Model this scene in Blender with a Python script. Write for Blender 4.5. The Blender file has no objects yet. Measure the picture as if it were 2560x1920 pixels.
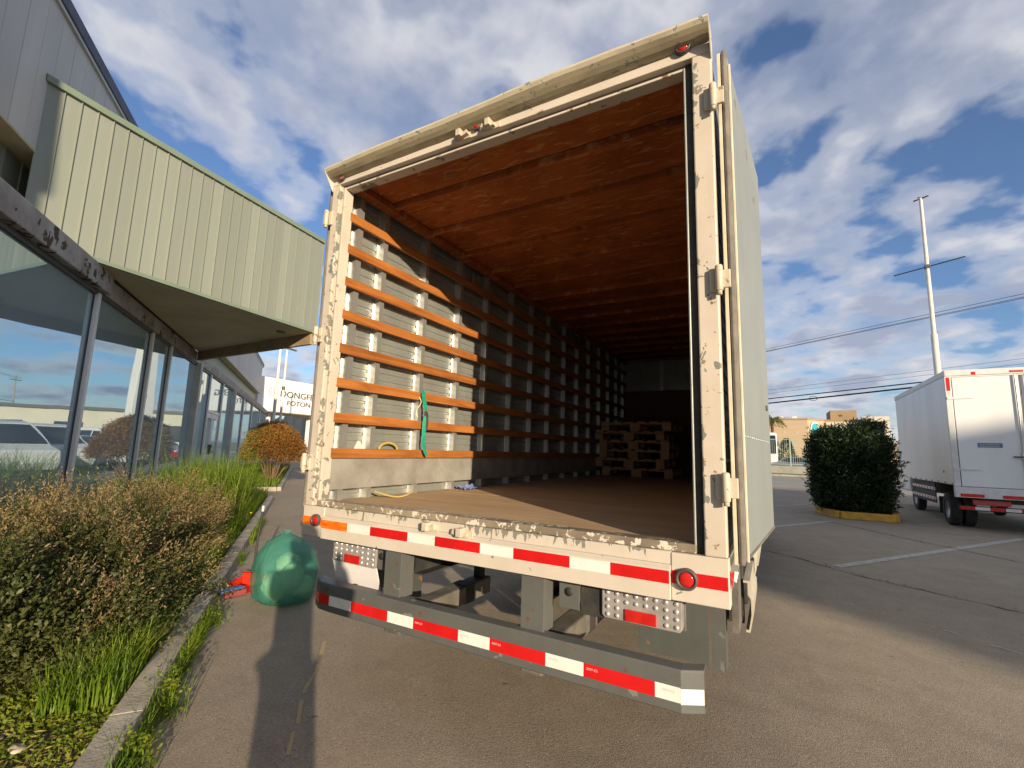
import bpy, math, random
import numpy as np
from mathutils import Vector, Matrix

random.seed(7)
RNG = np.random.default_rng(11)
rad = math.radians
S = bpy.context.scene
COL = S.collection

# ------------------------------------------------------------------ camera
cam_d = bpy.data.cameras.new('camera')
cam = bpy.data.objects.new('camera', cam_d)
COL.objects.link(cam)
CAM = Vector((1.4021, -2.0277, 1.4365))
YAW, PITCH, ROLL = -0.5119, 0.1401, 0.0304
fw = Vector((math.sin(YAW) * math.cos(PITCH), math.cos(YAW) * math.cos(PITCH), math.sin(PITCH)))
rt = Vector((math.cos(YAW), -math.sin(YAW), 0))
up = rt.cross(fw)
r2 = rt * math.cos(ROLL) + up * math.sin(ROLL)
u2 = -rt * math.sin(ROLL) + up * math.cos(ROLL)
cm = Matrix((r2, u2, -fw)).transposed().to_4x4()
cm.translation = CAM
cam.matrix_world = cm
cam_d.sensor_fit = 'HORIZONTAL'
cam_d.sensor_width = 36
cam_d.lens = 36 * 1157.86 / 2560
cam_d.clip_start = 0.02
cam_d.clip_end = 3000
S.camera = cam

# ------------------------------------------------------------------ light
SUN_AZ, SUN_EL = 52.4, 12.2          # the sun stands behind the camera, to the right and low
sd = Vector((-math.sin(rad(SUN_AZ)) * math.cos(rad(SUN_EL)), math.cos(rad(SUN_AZ)) * math.cos(rad(SUN_EL)), -math.sin(rad(SUN_EL))))
sun_d = bpy.data.lights.new('sun', 'SUN')
sun_d.energy = 5.0
sun_d.angle = rad(0.53)
sun_d.color = (1.0, 0.82, 0.59)
sun = bpy.data.objects.new('sun', sun_d)
COL.objects.link(sun)
sun.rotation_euler = sd.to_track_quat('-Z', 'Y').to_euler()
sun.location = (30, -25, 12)

S.view_settings.view_transform = 'Standard'
S.view_settings.look = 'None'
S.view_settings.exposure = 0.50
S.view_settings.gamma = 1.0
S.view_settings.use_curve_mapping = False

world = bpy.data.worlds.new('World')
S.world = world
world.use_nodes = True
wn = world.node_tree
wn.nodes.clear()


def nd(nt, typ, ins=None, **kw):
    n = nt.nodes.new(typ)
    for k, v in kw.items():
        setattr(n, k, v)
    for k, v in (ins or {}).items():
        s = n.inputs[k]
        if isinstance(v, bpy.types.NodeSocket):
            nt.links.new(v, s)
        else:
            s.default_value = v
    return n


def mth(nt, op, a, b=None, c=None, clamp=False):
    ins = {0: a}
    if b is not None:
        ins[1] = b
    if c is not None:
        ins[2] = c
    n = nd(nt, 'ShaderNodeMath', ins, operation=op)
    n.use_clamp = clamp
    return n.outputs[0]


def ramp(nt, fac, stops, interp='LINEAR'):
    n = nd(nt, 'ShaderNodeValToRGB', {0: fac})
    cr = n.color_ramp
    cr.interpolation = interp
    while len(cr.elements) < len(stops):
        cr.elements.new(0.5)
    for e, (p, c) in zip(cr.elements, stops):
        e.position = p
        e.color = c if len(c) == 4 else (*c, 1)
    return n.outputs[0]


def mixc(nt, fac, a, b, blend='MIX'):
    n = nt.nodes.new('ShaderNodeMix')
    n.data_type = 'RGBA'
    n.blend_type = blend
    for s, v in ((n.inputs[0], fac), (n.inputs[6], a), (n.inputs[7], b)):
        if isinstance(v, bpy.types.NodeSocket):
            nt.links.new(v, s)
        elif s == n.inputs[0]:
            s.default_value = v
        else:
            s.default_value = v if len(v) == 4 else (*v, 1)
    return n.outputs[2]


sky = nd(wn, 'ShaderNodeTexSky', sky_type='NISHITA')
sky.sun_disc = False
sky.sun_elevation = rad(SUN_EL)
sky.sun_rotation = rad(180 - SUN_AZ)
sky.altitude = 100
sky.air_density = 1.0
sky.dust_density = 0.6
sky.ozone_density = 2.0
tc = nd(wn, 'ShaderNodeTexCoord')
sx = nd(wn, 'ShaderNodeSeparateXYZ', {0: tc.outputs['Generated']})
zc = mth(wn, 'ADD', mth(wn, 'MAXIMUM', sx.outputs[2], 0.0), 0.22)
cv = nd(wn, 'ShaderNodeCombineXYZ', {0: mth(wn, 'DIVIDE', sx.outputs[0], zc), 1: mth(wn, 'DIVIDE', sx.outputs[1], zc), 2: 0.0})
mp = nd(wn, 'ShaderNodeMapping', {0: cv.outputs[0], 'Location': (3.1, 1.7, 0.0), 'Rotation': (0, 0, rad(28)), 'Scale': (1.0, 0.95, 1.0)})
n1 = nd(wn, 'ShaderNodeTexNoise', {'Vector': mp.outputs[0], 'Scale': 4.6, 'Detail': 6.0, 'Roughness': 0.46, 'Distortion': 0.0})
n2 = nd(wn, 'ShaderNodeTexNoise', {'Vector': mp.outputs[0], 'Scale': 0.75, 'Detail': 2.0, 'Roughness': 0.5})
dens = mth(wn, 'ADD', mth(wn, 'MULTIPLY', n1.outputs[0], 0.66), mth(wn, 'MULTIPLY', n2.outputs[0], 0.40))
cover = ramp(wn, dens, [(0.445, (0.02, 0.02, 0.02)), (0.515, (0.45, 0.45, 0.45)), (0.60, (0.93, 0.93, 0.93))], 'EASE')
n3 = nd(wn, 'ShaderNodeTexNoise', {'Vector': mp.outputs[0], 'Scale': 2.6, 'Detail': 5.0, 'Roughness': 0.55})
shade = mth(wn, 'ADD', mth(wn, 'MULTIPLY', dens, 0.6), mth(wn, 'MULTIPLY', n3.outputs[0], 0.4))
ccol = ramp(wn, shade, [(0.44, (6.1, 6.0, 6.1)), (0.52, (4.9, 4.95, 5.3)), (0.60, (2.8, 3.1, 4.0))])
skyt = mixc(wn, 1.0, sky.outputs[0], (0.80, 0.93, 1.18), 'MULTIPLY')
final = mixc(wn, cover, skyt, ccol)
bg = nd(wn, 'ShaderNodeBackground', {0: final, 1: 0.1})
wo = nd(wn, 'ShaderNodeOutputWorld', {0: bg.outputs[0]})

# ------------------------------------------------------------------ object helpers


def link(o, parent=None):
    COL.objects.link(o)
    if parent is not None:
        o.parent = parent
    return o


def tag(o, label=None, cat=None, group=None, kind=None):
    if label:
        o['label'] = label
    if cat:
        o['category'] = cat
    if group:
        o['group'] = group
    if kind:
        o['kind'] = kind
    return o


def thing(name, label=None, cat=None, loc=(0, 0, 0), rz=0.0, group=None, kind=None, parent=None):
    o = bpy.data.objects.new(name, None)
    o.empty_display_size = 0.2
    link(o, parent)
    o.location = loc
    o.rotation_euler = (0, 0, rz)
    return tag(o, label, cat, group, kind)


def inst(mesh, name, parent=None, loc=(0, 0, 0), rot=(0, 0, 0), scale=(1, 1, 1)):
    o = bpy.data.objects.new(name, mesh)
    link(o, parent)
    o.location = loc
    o.rotation_euler = rot
    o.scale = scale
    return o


def copy_tree(o, parent=None, **kw):
    c = o.copy()
    link(c, parent)
    for k, v in kw.items():
        c[k] = v
    for ch in [x for x in COL.objects if x.parent == o]:
        copy_tree(ch, c)
    return c


class MB:
    """collects simple shapes; build() links them as one mesh object"""

    def __init__(self):
        self.v, self.f, self.m, self.s = [], [], [], []

    def add(self, vs, fs, mi=0, smooth=False):
        b = len(self.v)
        self.v += [tuple(p) for p in vs]
        for f in fs:
            self.f.append(tuple(i + b for i in f))
            self.m.append(mi)
            self.s.append(smooth)
        return self

    def box(self, x0, x1, y0, y1, z0, z1, mi=0):
        vs = [(x0, y0, z0), (x1, y0, z0), (x1, y1, z0), (x0, y1, z0), (x0, y0, z1), (x1, y0, z1), (x1, y1, z1), (x0, y1, z1)]
        return self.add(vs, [(3, 2, 1, 0), (4, 5, 6, 7), (0, 1, 5, 4), (1, 2, 6, 5), (2, 3, 7, 6), (3, 0, 4, 7)], mi)

    def obox(self, c, ax, ay, az, hx, hy, hz, mi=0):
        c, ax, ay, az = Vector(c), Vector(ax), Vector(ay), Vector(az)
        vs = [c + ax * (sx_ * hx) + ay * (sy_ * hy) + az * (sz_ * hz) for sz_ in (-1, 1) for sx_, sy_ in ((-1, -1), (1, -1), (1, 1), (-1, 1))]
        return self.add(vs, [(3, 2, 1, 0), (4, 5, 6, 7), (0, 1, 5, 4), (1, 2, 6, 5), (2, 3, 7, 6), (3, 0, 4, 7)], mi)

    def bar(self, a, b, w, h, mi=0, upv=(0, 0, 1)):
        a, b = Vector(a), Vector(b)
        d = (b - a)
        L = d.length
        d.normalize()
        s = d.cross(Vector(upv))
        if s.length < 1e-5:
            s = Vector((1, 0, 0))
        s.normalize()
        t = s.cross(d)
        return self.obox((a + b) / 2, d, s, t, L / 2, w / 2, h / 2, mi)

    def prism(self, poly, fn, d0, d1, mi=0, smooth=False):
        """poly: 2D points; fn(u, v, d) -> 3D"""
        n = len(poly)
        vs = [fn(u, v, d0) for u, v in poly] + [fn(u, v, d1) for u, v in poly]
        fs = [tuple(range(n - 1, -1, -1)), tuple(range(n, 2 * n))]
        fs += [(i, (i + 1) % n, n + (i + 1) % n, n + i) for i in range(n)]
        return self.add(vs, fs, mi, smooth)

    def tube(self, path, r, n=8, mi=0, caps=True):
        P = [Vector(p) for p in path]
        rs = r if isinstance(r, (list, tuple)) else [r] * len(P)
        rings = []
        prev = None
        for i, p in enumerate(P):
            d = (P[min(i + 1, len(P) - 1)] - P[max(i - 1, 0)]).normalized()
            if prev is None:
                a = d.orthogonal().normalized()
            else:
                a = (prev - d * prev.dot(d))
                if a.length < 1e-6:
                    a = d.orthogonal()
                a.normalize()
            prev = a
            b = d.cross(a)
            rings.append([p + (a * math.cos(2 * math.pi * k / n) + b * math.sin(2 * math.pi * k / n)) * rs[i] for k in range(n)])
        vs = [q for rg in rings for q in rg]
        fs = []
        for i in range(len(P) - 1):
            for k in range(n):
                fs.append((i * n + k, i * n + (k + 1) % n, (i + 1) * n + (k + 1) % n, (i + 1) * n + k))
        self.add(vs, fs, mi, True)
        if caps:
            self.add(rings[0], [tuple(range(n - 1, -1, -1))], mi)
            self.add(rings[-1], [tuple(range(n))], mi)
        return self

    def lathe(self, prof, c=(0, 0, 0), ax='z', n=24, mi=0, smooth=True):
        """prof: (radius, height) pairs"""
        c = Vector(c)
        vs = []
        for r, h in prof:
            for k in range(n):
                a = 2 * math.pi * k / n
                x, y = r * math.cos(a), r * math.sin(a)
                vs.append(c + Vector({'z': (x, y, h), 'y': (x, h, y), 'x': (h, x, y)}[ax]))
        fs = []
        for i in range(len(prof) - 1):
            for k in range(n):
                fs.append((i * n + k, i * n + (k + 1) % n, (i + 1) * n + (k + 1) % n, (i + 1) * n + k))
        return self.add(vs, fs, mi, smooth)

    def ball(self, c, rx, ry, rz, n=12, m=8, mi=0, wob=0.0):
        vs, fs = [], []
        for i in range(m + 1):
            t = math.pi * i / m
            for k in range(n):
                a = 2 * math.pi * k / n
                w = 1 + random.uniform(-wob, wob)
                vs.append((c[0] + rx * math.sin(t) * math.cos(a) * w, c[1] + ry * math.sin(t) * math.sin(a) * w, c[2] + rz * math.cos(t) * w))
        for i in range(m):
            for k in range(n):
                fs.append((i * n + k, (i + 1) * n + k, (i + 1) * n + (k + 1) % n, i * n + (k + 1) % n))
        return self.add(vs, fs, mi, True)

    def mesh(self, name, mats, bevel=0):
        me = bpy.data.meshes.new(name)
        me.from_pydata(self.v, [], self.f)
        me.polygons.foreach_set('material_index', self.m)
        me.polygons.foreach_set('use_smooth', self.s)
        for m in (mats if isinstance(mats, (list, tuple)) else [mats]):
            me.materials.append(m)
        me.update()
        return me

    def build(self, name, mats, parent=None, bevel=0.0, seg=2):
        o = bpy.data.objects.new(name, self.mesh(name, mats))
        link(o, parent)
        if bevel:
            b = o.modifiers.new('bevel', 'BEVEL')
            b.width = bevel
            b.segments = seg
            b.limit_method = 'ANGLE'
            b.angle_limit = rad(40)
        return o


def npmesh(name, verts, faces, mat):
    """fast mesh from numpy verts (n,3) and faces (m,k)"""
    me = bpy.data.meshes.new(name)
    n, (m, k) = len(verts), faces.shape
    me.vertices.add(n)
    me.vertices.foreach_set('co', np.ascontiguousarray(verts, dtype=np.float32).ravel())
    me.loops.add(m * k)
    me.loops.foreach_set('vertex_index', np.ascontiguousarray(faces, dtype=np.int32).ravel())
    me.polygons.add(m)
    me.polygons.foreach_set('loop_start', np.arange(0, m * k, k, dtype=np.int32))
    me.polygons.foreach_set('loop_total', np.full(m, k, dtype=np.int32))
    me.materials.append(mat)
    me.update(calc_edges=True)
    return me


def text_mesh(name, body, size, mat, extrude=0.002, sx_=1.0, bold=0.0):
    cu = bpy.data.curves.new(name, 'FONT')
    cu.body = body
    cu.size = size
    cu.extrude = extrude
    cu.offset = bold
    cu.align_x = 'LEFT'
    o = bpy.data.objects.new(name, cu)
    COL.objects.link(o)
    me = bpy.data.meshes.new_from_object(o.evaluated_get(bpy.context.evaluated_depsgraph_get()))
    COL.objects.unlink(o)
    bpy.data.objects.remove(o)
    me.name = name
    me.materials.clear()
    me.materials.append(mat)
    return me


# ------------------------------------------------------------------ materials


def newmat(name):
    m = bpy.data.materials.new(name)
    m.use_nodes = True
    nt = m.node_tree
    b = nt.nodes['Principled BSDF']
    return m, nt, b


def ocoord(nt, scale=(1, 1, 1), loc=(0, 0, 0), rot=(0, 0, 0)):
    t = nd(nt, 'ShaderNodeTexCoord')
    return nd(nt, 'ShaderNodeMapping', {0: t.outputs['Object'], 'Scale': scale, 'Location': loc, 'Rotation': rot}).outputs[0]


def noise(nt, vec, scale, detail=5.0, rough=0.55, dist=0.0):
    return nd(nt, 'ShaderNodeTexNoise', {'Vector': vec, 'Scale': scale, 'Detail': detail, 'Roughness': rough, 'Distortion': dist}).outputs[0]


def bump(nt, h, strength, dist=0.01):
    return nd(nt, 'ShaderNodeBump', {'Height': h, 'Strength': strength, 'Distance': dist}).outputs[0]


def pm(name, c1, c2=None, scale=6.0, rough=0.6, metal=0.0, bmp=0.0, bscale=None, spec=0.5, stretch=(1, 1, 1), contrast=(0.35, 0.65), rnd=0.0, rvar=0.12):
    """noise-mottled material with fine relief"""
    m, nt, b = newmat(name)
    c2 = c2 or tuple(x * 0.8 for x in c1)
    v = ocoord(nt, stretch)
    f = noise(nt, v, scale, 6)
    col = ramp(nt, f, [(contrast[0], c1), (contrast[1], c2)])
    if rnd:
        oi = nd(nt, 'ShaderNodeObjectInfo')
        k = mth(nt, 'MULTIPLY_ADD', oi.outputs['Random'], rnd, 1 - rnd / 2)
        g = nd(nt, 'ShaderNodeCombineXYZ', {0: k, 1: k, 2: k}).outputs[0]
        col = mixc(nt, 1.0, col, g, 'MULTIPLY')
    nt.links.new(col, b.inputs['Base Color'])
    r = mth(nt, 'MULTIPLY_ADD', noise(nt, v, scale * 3.1, 3), rvar * 2, rough - rvar, clamp=True)
    nt.links.new(r, b.inputs['Roughness'])
    b.inputs['Metallic'].default_value = metal
    b.inputs['Specular IOR Level'].default_value = spec
    if bmp:
        h = noise(nt, v, bscale or scale * 8, 4)
        nt.links.new(bump(nt, h, bmp), b.inputs['Normal'])
    return m


def chipped(name, base, dirty, chip, rust=None, cs=9.0, thr=0.60, rough=0.45, stretch=(1, 1, 1), dirtscale=2.5, edge=None):
    """old paint: mottled dirt, chips down to primer, a little rust"""
    m, nt, b = newmat(name)
    v = ocoord(nt, stretch)
    col = ramp(nt, noise(nt, v, dirtscale, 7, 0.65), [(0.38, base), (0.72, dirty)])
    streak = noise(nt, ocoord(nt, (9, 9, 0.7)), 2.0, 4)
    col = mixc(nt, mth(nt, 'MULTIPLY', ramp(nt, streak, [(0.5, (0, 0, 0)), (0.75, (1, 1, 1))]), 0.35), col, dirty)
    cn = noise(nt, v, cs, 5, 0.5, 0.6)
    cl = noise(nt, v, cs * 0.22, 2)
    ch = mth(nt, 'ADD', mth(nt, 'MULTIPLY', cn, 0.62), mth(nt, 'MULTIPLY', cl, 0.38))
    if edge:      # chips gather along a worn edge: (axis, coordinate, width)
        ex = nd(nt, 'ShaderNodeSeparateXYZ', {0: nd(nt, 'ShaderNodeTexCoord').outputs['Object']}).outputs[edge[0]]
        near = mth(nt, 'SUBTRACT', 1.0, mth(nt, 'DIVIDE', mth(nt, 'ABSOLUTE', mth(nt, 'SUBTRACT', ex, edge[1])), edge[2]), clamp=True)
        ch = mth(nt, 'ADD', ch, mth(nt, 'MULTIPLY_ADD', near, 0.10, -0.045))
    cm_ = ramp(nt, ch, [(thr, (0, 0, 0)), (thr + 0.012, (1, 1, 1))])
    col = mixc(nt, cm_, col, chip)
    if rust:
        rm = ramp(nt, noise(nt, ocoord(nt, stretch, (5, 3, 1)), cs * 1.6, 5), [(0.66, (0, 0, 0)), (0.70, (1, 1, 1))])
        col = mixc(nt, rm, col, rust)
    nt.links.new(col, b.inputs['Base Color'])
    nt.links.new(mth(nt, 'MULTIPLY_ADD', cm_, 0.25, rough), b.inputs['Roughness'])
    h = mth(nt, 'ADD', mth(nt, 'MULTIPLY', cm_, -1.0), mth(nt, 'MULTIPLY', noise(nt, v, 40, 3), 0.3))
    nt.links.new(bump(nt, h, 0.35, 0.003), b.inputs['Normal'])
    return m


def wood(name, c1, c2, along='y', rough=0.55, grain=1.0, rnd=0.25, bmp=0.25):
    m, nt, b = newmat(name)
    st = {'x': (1.2, 26, 26), 'y': (26, 1.2, 26), 'z': (26, 26, 1.2)}[along]
    oi = nd(nt, 'ShaderNodeObjectInfo')
    t = nd(nt, 'ShaderNodeTexCoord')
    off = nd(nt, 'ShaderNodeCombineXYZ', {0: mth(nt, 'MULTIPLY', oi.outputs['Random'], 17.0), 1: mth(nt, 'MULTIPLY', oi.outputs['Random'], 31.0), 2: 0.0}).outputs[0]
    va = nd(nt, 'ShaderNodeVectorMath', {0: t.outputs['Object'], 1: off}, operation='ADD').outputs[0]
    v = nd(nt, 'ShaderNodeMapping', {0: va, 'Scale': st}).outputs[0]
    g = noise(nt, v, 1.0 * grain, 6, 0.65, 1.2)
    blot = noise(nt, va, 3.0, 4)
    f = mth(nt, 'ADD', mth(nt, 'MULTIPLY', g, 0.7), mth(nt, 'MULTIPLY', blot, 0.3))
    col = ramp(nt, f, [(0.36, c2), (0.6, c1)])
    k = mth(nt, 'MULTIPLY_ADD', oi.outputs['Random'], rnd, 1 - rnd / 2)
    col = mixc(nt, 1.0, col, nd(nt, 'ShaderNodeCombineXYZ', {0: k, 1: k, 2: k}).outputs[0], 'MULTIPLY')
    nt.links.new(col, b.inputs['Base Color'])
    b.inputs['Roughness'].default_value = rough
    nt.links.new(bump(nt, g, bmp, 0.004), b.inputs['Normal'])
    return m


def leafmat(name, cols, scale=3.0, rough=0.5, trans=0.35, fine=40.0):
    m, nt, b = newmat(name)
    v = ocoord(nt)
    f = mth(nt, 'ADD', mth(nt, 'MULTIPLY', noise(nt, v, scale, 3), 0.55), mth(nt, 'MULTIPLY', noise(nt, v, fine, 2), 0.45))
    n = len(cols)
    col = ramp(nt, f, [(0.33 + 0.34 * i / (n - 1), c) for i, c in enumerate(cols)])
    nt.links.new(col, b.inputs['Base Color'])
    b.inputs['Roughness'].default_value = rough
    b.inputs['Specular IOR Level'].default_value = 0.3
    tr = nd(nt, 'ShaderNodeBsdfTranslucent', {0: col})
    mx = nd(nt, 'ShaderNodeMixShader', {0: trans, 1: b.outputs[0], 2: tr.outputs[0]})
    nt.links.new(mx.outputs[0], nt.nodes['Material Output'].inputs[0])
    return m


M = {}


def asphalt():
    m, nt, b = newmat('asphalt')
    v = ocoord(nt)
    big = noise(nt, v, 0.35, 5, 0.6)
    mid = noise(nt, v, 4.0, 5, 0.6)
    col = ramp(nt, mth(nt, 'ADD', mth(nt, 'MULTIPLY', big, 0.6), mth(nt, 'MULTIPLY', mid, 0.4)), [(0.36, (0.295, 0.243, 0.178)), (0.62, (0.38, 0.318, 0.238))])
    vo = nd(nt, 'ShaderNodeTexVoronoi', {'Vector': v, 'Scale': 230.0})
    wn_ = nd(nt, 'ShaderNodeTexWhiteNoise', {'Vector': vo.outputs['Position']})
    stone = ramp(nt, wn_.outputs[0], [(0.0, (0.72, 0.72, 0.72)), (0.5, (0.95, 0.95, 0.95)), (0.9, (1.05, 1.04, 1.02)), (1.0, (1.55, 1.5, 1.42))])
    col = mixc(nt, 1.0, col, stone, 'MULTIPLY')
    ov = noise(nt, ocoord(nt, (1, 1, 1), (7, 3, 0)), 1.1, 6, 0.65, 0.6)
    col = mixc(nt, mth(nt, 'MULTIPLY', ramp(nt, ov, [(0.56, (0, 0, 0)), (0.74, (1, 1, 1))]), 0.45), col, (0.17, 0.15, 0.12))
    tm = noise(nt, ocoord(nt, (.25, 2.6, 1), (1, 5, 0), (0, 0, rad(38))), 1.6, 5, 0.6)
    col = mixc(nt, mth(nt, 'MULTIPLY', ramp(nt, tm, [(0.58, (0, 0, 0)), (0.70, (1, 1, 1))]), 0.30), col, (0.19, 0.17, 0.14))
    dr = ramp(nt, noise(nt, ocoord(nt, (1, 1, 1), (2, 9, 0)), 5.5, 2), [(0.74, (0, 0, 0)), (0.77, (1, 1, 1))])
    col = mixc(nt, mth(nt, 'MULTIPLY', dr, 0.6), col, (0.09, 0.08, 0.065))
    pit = ramp(nt, noise(nt, v, 60, 3), [(0.28, (0.5, 0.5, 0.5)), (0.40, (1, 1, 1))])
    col = mixc(nt, 1.0, col, pit, 'MULTIPLY')
    nt.links.new(col, b.inputs['Base Color'])
    b.inputs['Roughness'].default_value = 0.92
    b.inputs['Specular IOR Level'].default_value = 0.25
    h = mth(nt, 'ADD', mth(nt, 'MULTIPLY', vo.outputs['Distance'], -0.8), mth(nt, 'MULTIPLY', noise(nt, v, 60, 3), 1.0))
    nt.links.new(bump(nt, h, 0.35, 0.005), b.inputs['Normal'])
    return m


M['asphalt'] = asphalt()
M['street'] = pm('street_asphalt', (0.34, 0.31, 0.265), (0.27, 0.245, 0.21), 0.8, 0.9, bmp=0.3, bscale=70)
M['kerb'] = pm('kerb_concrete', (0.46, 0.41, 0.33), (0.29, 0.255, 0.20), 5, 0.9, bmp=0.5, bscale=60, rnd=0.15)
M['soil'] = pm('soil', (0.16, 0.12, 0.075), (0.07, 0.05, 0.032), 7, 0.95, bmp=1.0, bscale=35)
M['line_white'] = pm('worn_white_paint', (0.50, 0.47, 0.41), (0.36, 0.33, 0.28), 14, 0.85, bmp=0.3, contrast=(0.42, 0.58))
M['line_bright'] = pm('bright_white_paint', (0.7, 0.68, 0.62), (0.4, 0.38, 0.33), 20, 0.8)
M['line_yellow'] = pm('worn_yellow_paint', (0.50, 0.36, 0.16), (0.42, 0.33, 0.20), 18, 0.85)
M['kerb_yellow'] = pm('yellow_painted_kerb', (0.62, 0.34, 0.035), (0.42, 0.24, 0.05), 5, 0.75, bmp=0.4)
M['crack'] = pm('crack_dirt', (0.035, 0.032, 0.022), (0.06, 0.055, 0.035), 12, 0.95)
M['cream'] = chipped('cream_frame_paint', (0.60, 0.53, 0.44), (0.50, 0.43, 0.34), (0.20, 0.20, 0.17), (0.22, 0.12, 0.05), 13, 0.582)
M['cream_clean'] = chipped('cream_sill_paint', (0.62, 0.555, 0.47), (0.54, 0.48, 0.39), (0.24, 0.23, 0.195), None, 26, 0.635)
M['cream_plain'] = chipped('cream_hinge_paint', (0.58, 0.51, 0.40), (0.42, 0.36, 0.26), (0.25, 0.22, 0.16), None, 30, 0.60)
M['rubber'] = pm('black_rubber', (0.018, 0.018, 0.02), (0.04, 0.038, 0.036), 9, 0.7, bmp=0.2)
M['gasket'] = pm('grey_rubber_gasket', (0.21, 0.185, 0.155), (0.13, 0.115, 0.10), 9, 0.7, bmp=0.2)
M['galv'] = None


def galv(name, c1, c2, rough=0.42, metal=0.75, sp=60):
    m, nt, b = newmat(name)
    v = ocoord(nt)
    vo = nd(nt, 'ShaderNodeTexVoronoi', {'Vector': v, 'Scale': float(sp)})
    f = mth(nt, 'ADD', mth(nt, 'MULTIPLY', nd(nt, 'ShaderNodeTexWhiteNoise', {'Vector': vo.outputs['Position']}).outputs[0], 0.12), mth(nt, 'MULTIPLY', noise(nt, v, 4.0, 6, 0.6), 0.88))
    nt.links.new(ramp(nt, f, [(0.32, c1), (0.68, c2)]), b.inputs['Base Color'])
    b.inputs['Metallic'].default_value = metal
    nt.links.new(mth(nt, 'MULTIPLY_ADD', f, 0.3, rough - 0.12), b.inputs['Roughness'])
    nt.links.new(bump(nt, noise(nt, v, 5, 3), 0.15, 0.02), b.inputs['Normal'])
    return m


M['galv'] = galv('galvanised_sheet', (0.40, 0.415, 0.375), (0.29, 0.305, 0.28), 0.46, 0.5)
M['galv_post'] = galv('galvanised_post', (0.60, 0.60, 0.57), (0.44, 0.44, 0.415), 0.32, 0.7, 90)
M['door_sheet'] = chipped('weathered_door_sheet', (0.255, 0.28, 0.265), (0.21, 0.23, 0.22), (0.165, 0.18, 0.17), None, 5, 0.63, 0.5, dirtscale=1.2)
M['trim_pale'] = pm('pale_trim', (0.72, 0.66, 0.5), (0.6, 0.52, 0.36), 10, 0.5)
M['dark_steel'] = chipped('dark_primed_steel', (0.10, 0.105, 0.098), (0.075, 0.075, 0.07), (0.15, 0.145, 0.13), (0.16, 0.07, 0.03), 13, 0.60, 0.5)
M['bumper'] = chipped('bumper_steel', (0.115, 0.12, 0.112), (0.09, 0.09, 0.085), (0.19, 0.185, 0.165), (0.15, 0.07, 0.04), 11, 0.60, 0.42)
M['chassis'] = pm('chassis_black', (0.022, 0.022, 0.022), (0.05, 0.045, 0.04), 7, 0.7, bmp=0.3)
M['chassis_grey'] = pm('chassis_dusty', (0.17, 0.155, 0.13), (0.10, 0.09, 0.075), 7, 0.7, bmp=0.3)
M['slat'] = wood('slat_wood', (0.44, 0.165, 0.04), (0.24, 0.075, 0.018), 'y', 0.42)
M['roofply'] = None


def roofply():
    m, nt, b = newmat('roof_plywood')
    v = ocoord(nt)
    base = ramp(nt, noise(nt, v, 2.2, 6, 0.6), [(0.35, (0.44, 0.130, 0.030)), (0.65, (0.29, 0.080, 0.019))])
    sc = ramp(nt, noise(nt, ocoord(nt, (1.3, 5.5, 1)), 4.5, 7, 0.7, 0.8), [(0.535, (0, 0, 0)), (0.64, (1, 1, 1))])
    col = mixc(nt, mth(nt, 'MULTIPLY', sc, 0.65), base, (0.62, 0.33, 0.14))
    dk = ramp(nt, noise(nt, ocoord(nt, (2.0, 9, 1), (4, 2, 0)), 3.0, 5), [(0.60, (0, 0, 0)), (0.68, (1, 1, 1))])
    col = mixc(nt, mth(nt, 'MULTIPLY', dk, 0.5), col, (0.10, 0.035, 0.012))
    nt.links.new(col, b.inputs['Base Color'])
    b.inputs['Roughness'].default_value = 0.8
    b.inputs['Specular IOR Level'].default_value = 0.25
    nt.links.new(bump(nt, noise(nt, v, 14, 5), 0.35, 0.01), b.inputs['Normal'])
    return m


M['roofply'] = roofply()
M['floorply'] = wood('floor_plywood', (0.52, 0.37, 0.215), (0.40, 0.265, 0.145), 'x', 0.85, 0.8, 0.12)
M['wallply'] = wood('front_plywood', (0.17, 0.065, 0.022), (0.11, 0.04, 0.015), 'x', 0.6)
M['pallet'] = wood('pallet_wood', (0.62, 0.40, 0.20), (0.46, 0.28, 0.13), 'x', 0.75)
M['tape_red'] = pm('red_reflective_tape', (0.62, 0.012, 0.012), (0.52, 0.010, 0.010), 8, 0.25)
M['tape_white'] = pm('white_reflective_tape', (0.80, 0.79, 0.74), (0.72, 0.71, 0.66), 8, 0.25)
M['tape_glint'] = pm('red_tape_painted_glint', (0.85, 0.23, 0.015), (0.75, 0.10, 0.01), 14, 0.25, stretch=(1, 1, 5))  # red tape with its bright orange sun return put into the colour
M['ink_white'] = pm('white_ink', (0.7, 0.6, 0.6), (0.62, 0.5, 0.5), 8, 0.5)
M['ink_grey'] = pm('grey_ink', (0.45, 0.45, 0.42), (0.4, 0.4, 0.38), 8, 0.5)
M['ink_dark'] = pm('dark_lettering', (0.05, 0.045, 0.055), (0.08, 0.07, 0.08), 8, 0.4)
M['ink_pale'] = pm('pale_grey_emblem', (0.42, 0.41, 0.40), (0.5, 0.48, 0.46), 8, 0.4)
M['plate_white'] = pm('white_plate_back', (0.80, 0.77, 0.76), (0.74, 0.71, 0.69), 3, 0.5)
M['diamond'] = None


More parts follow.
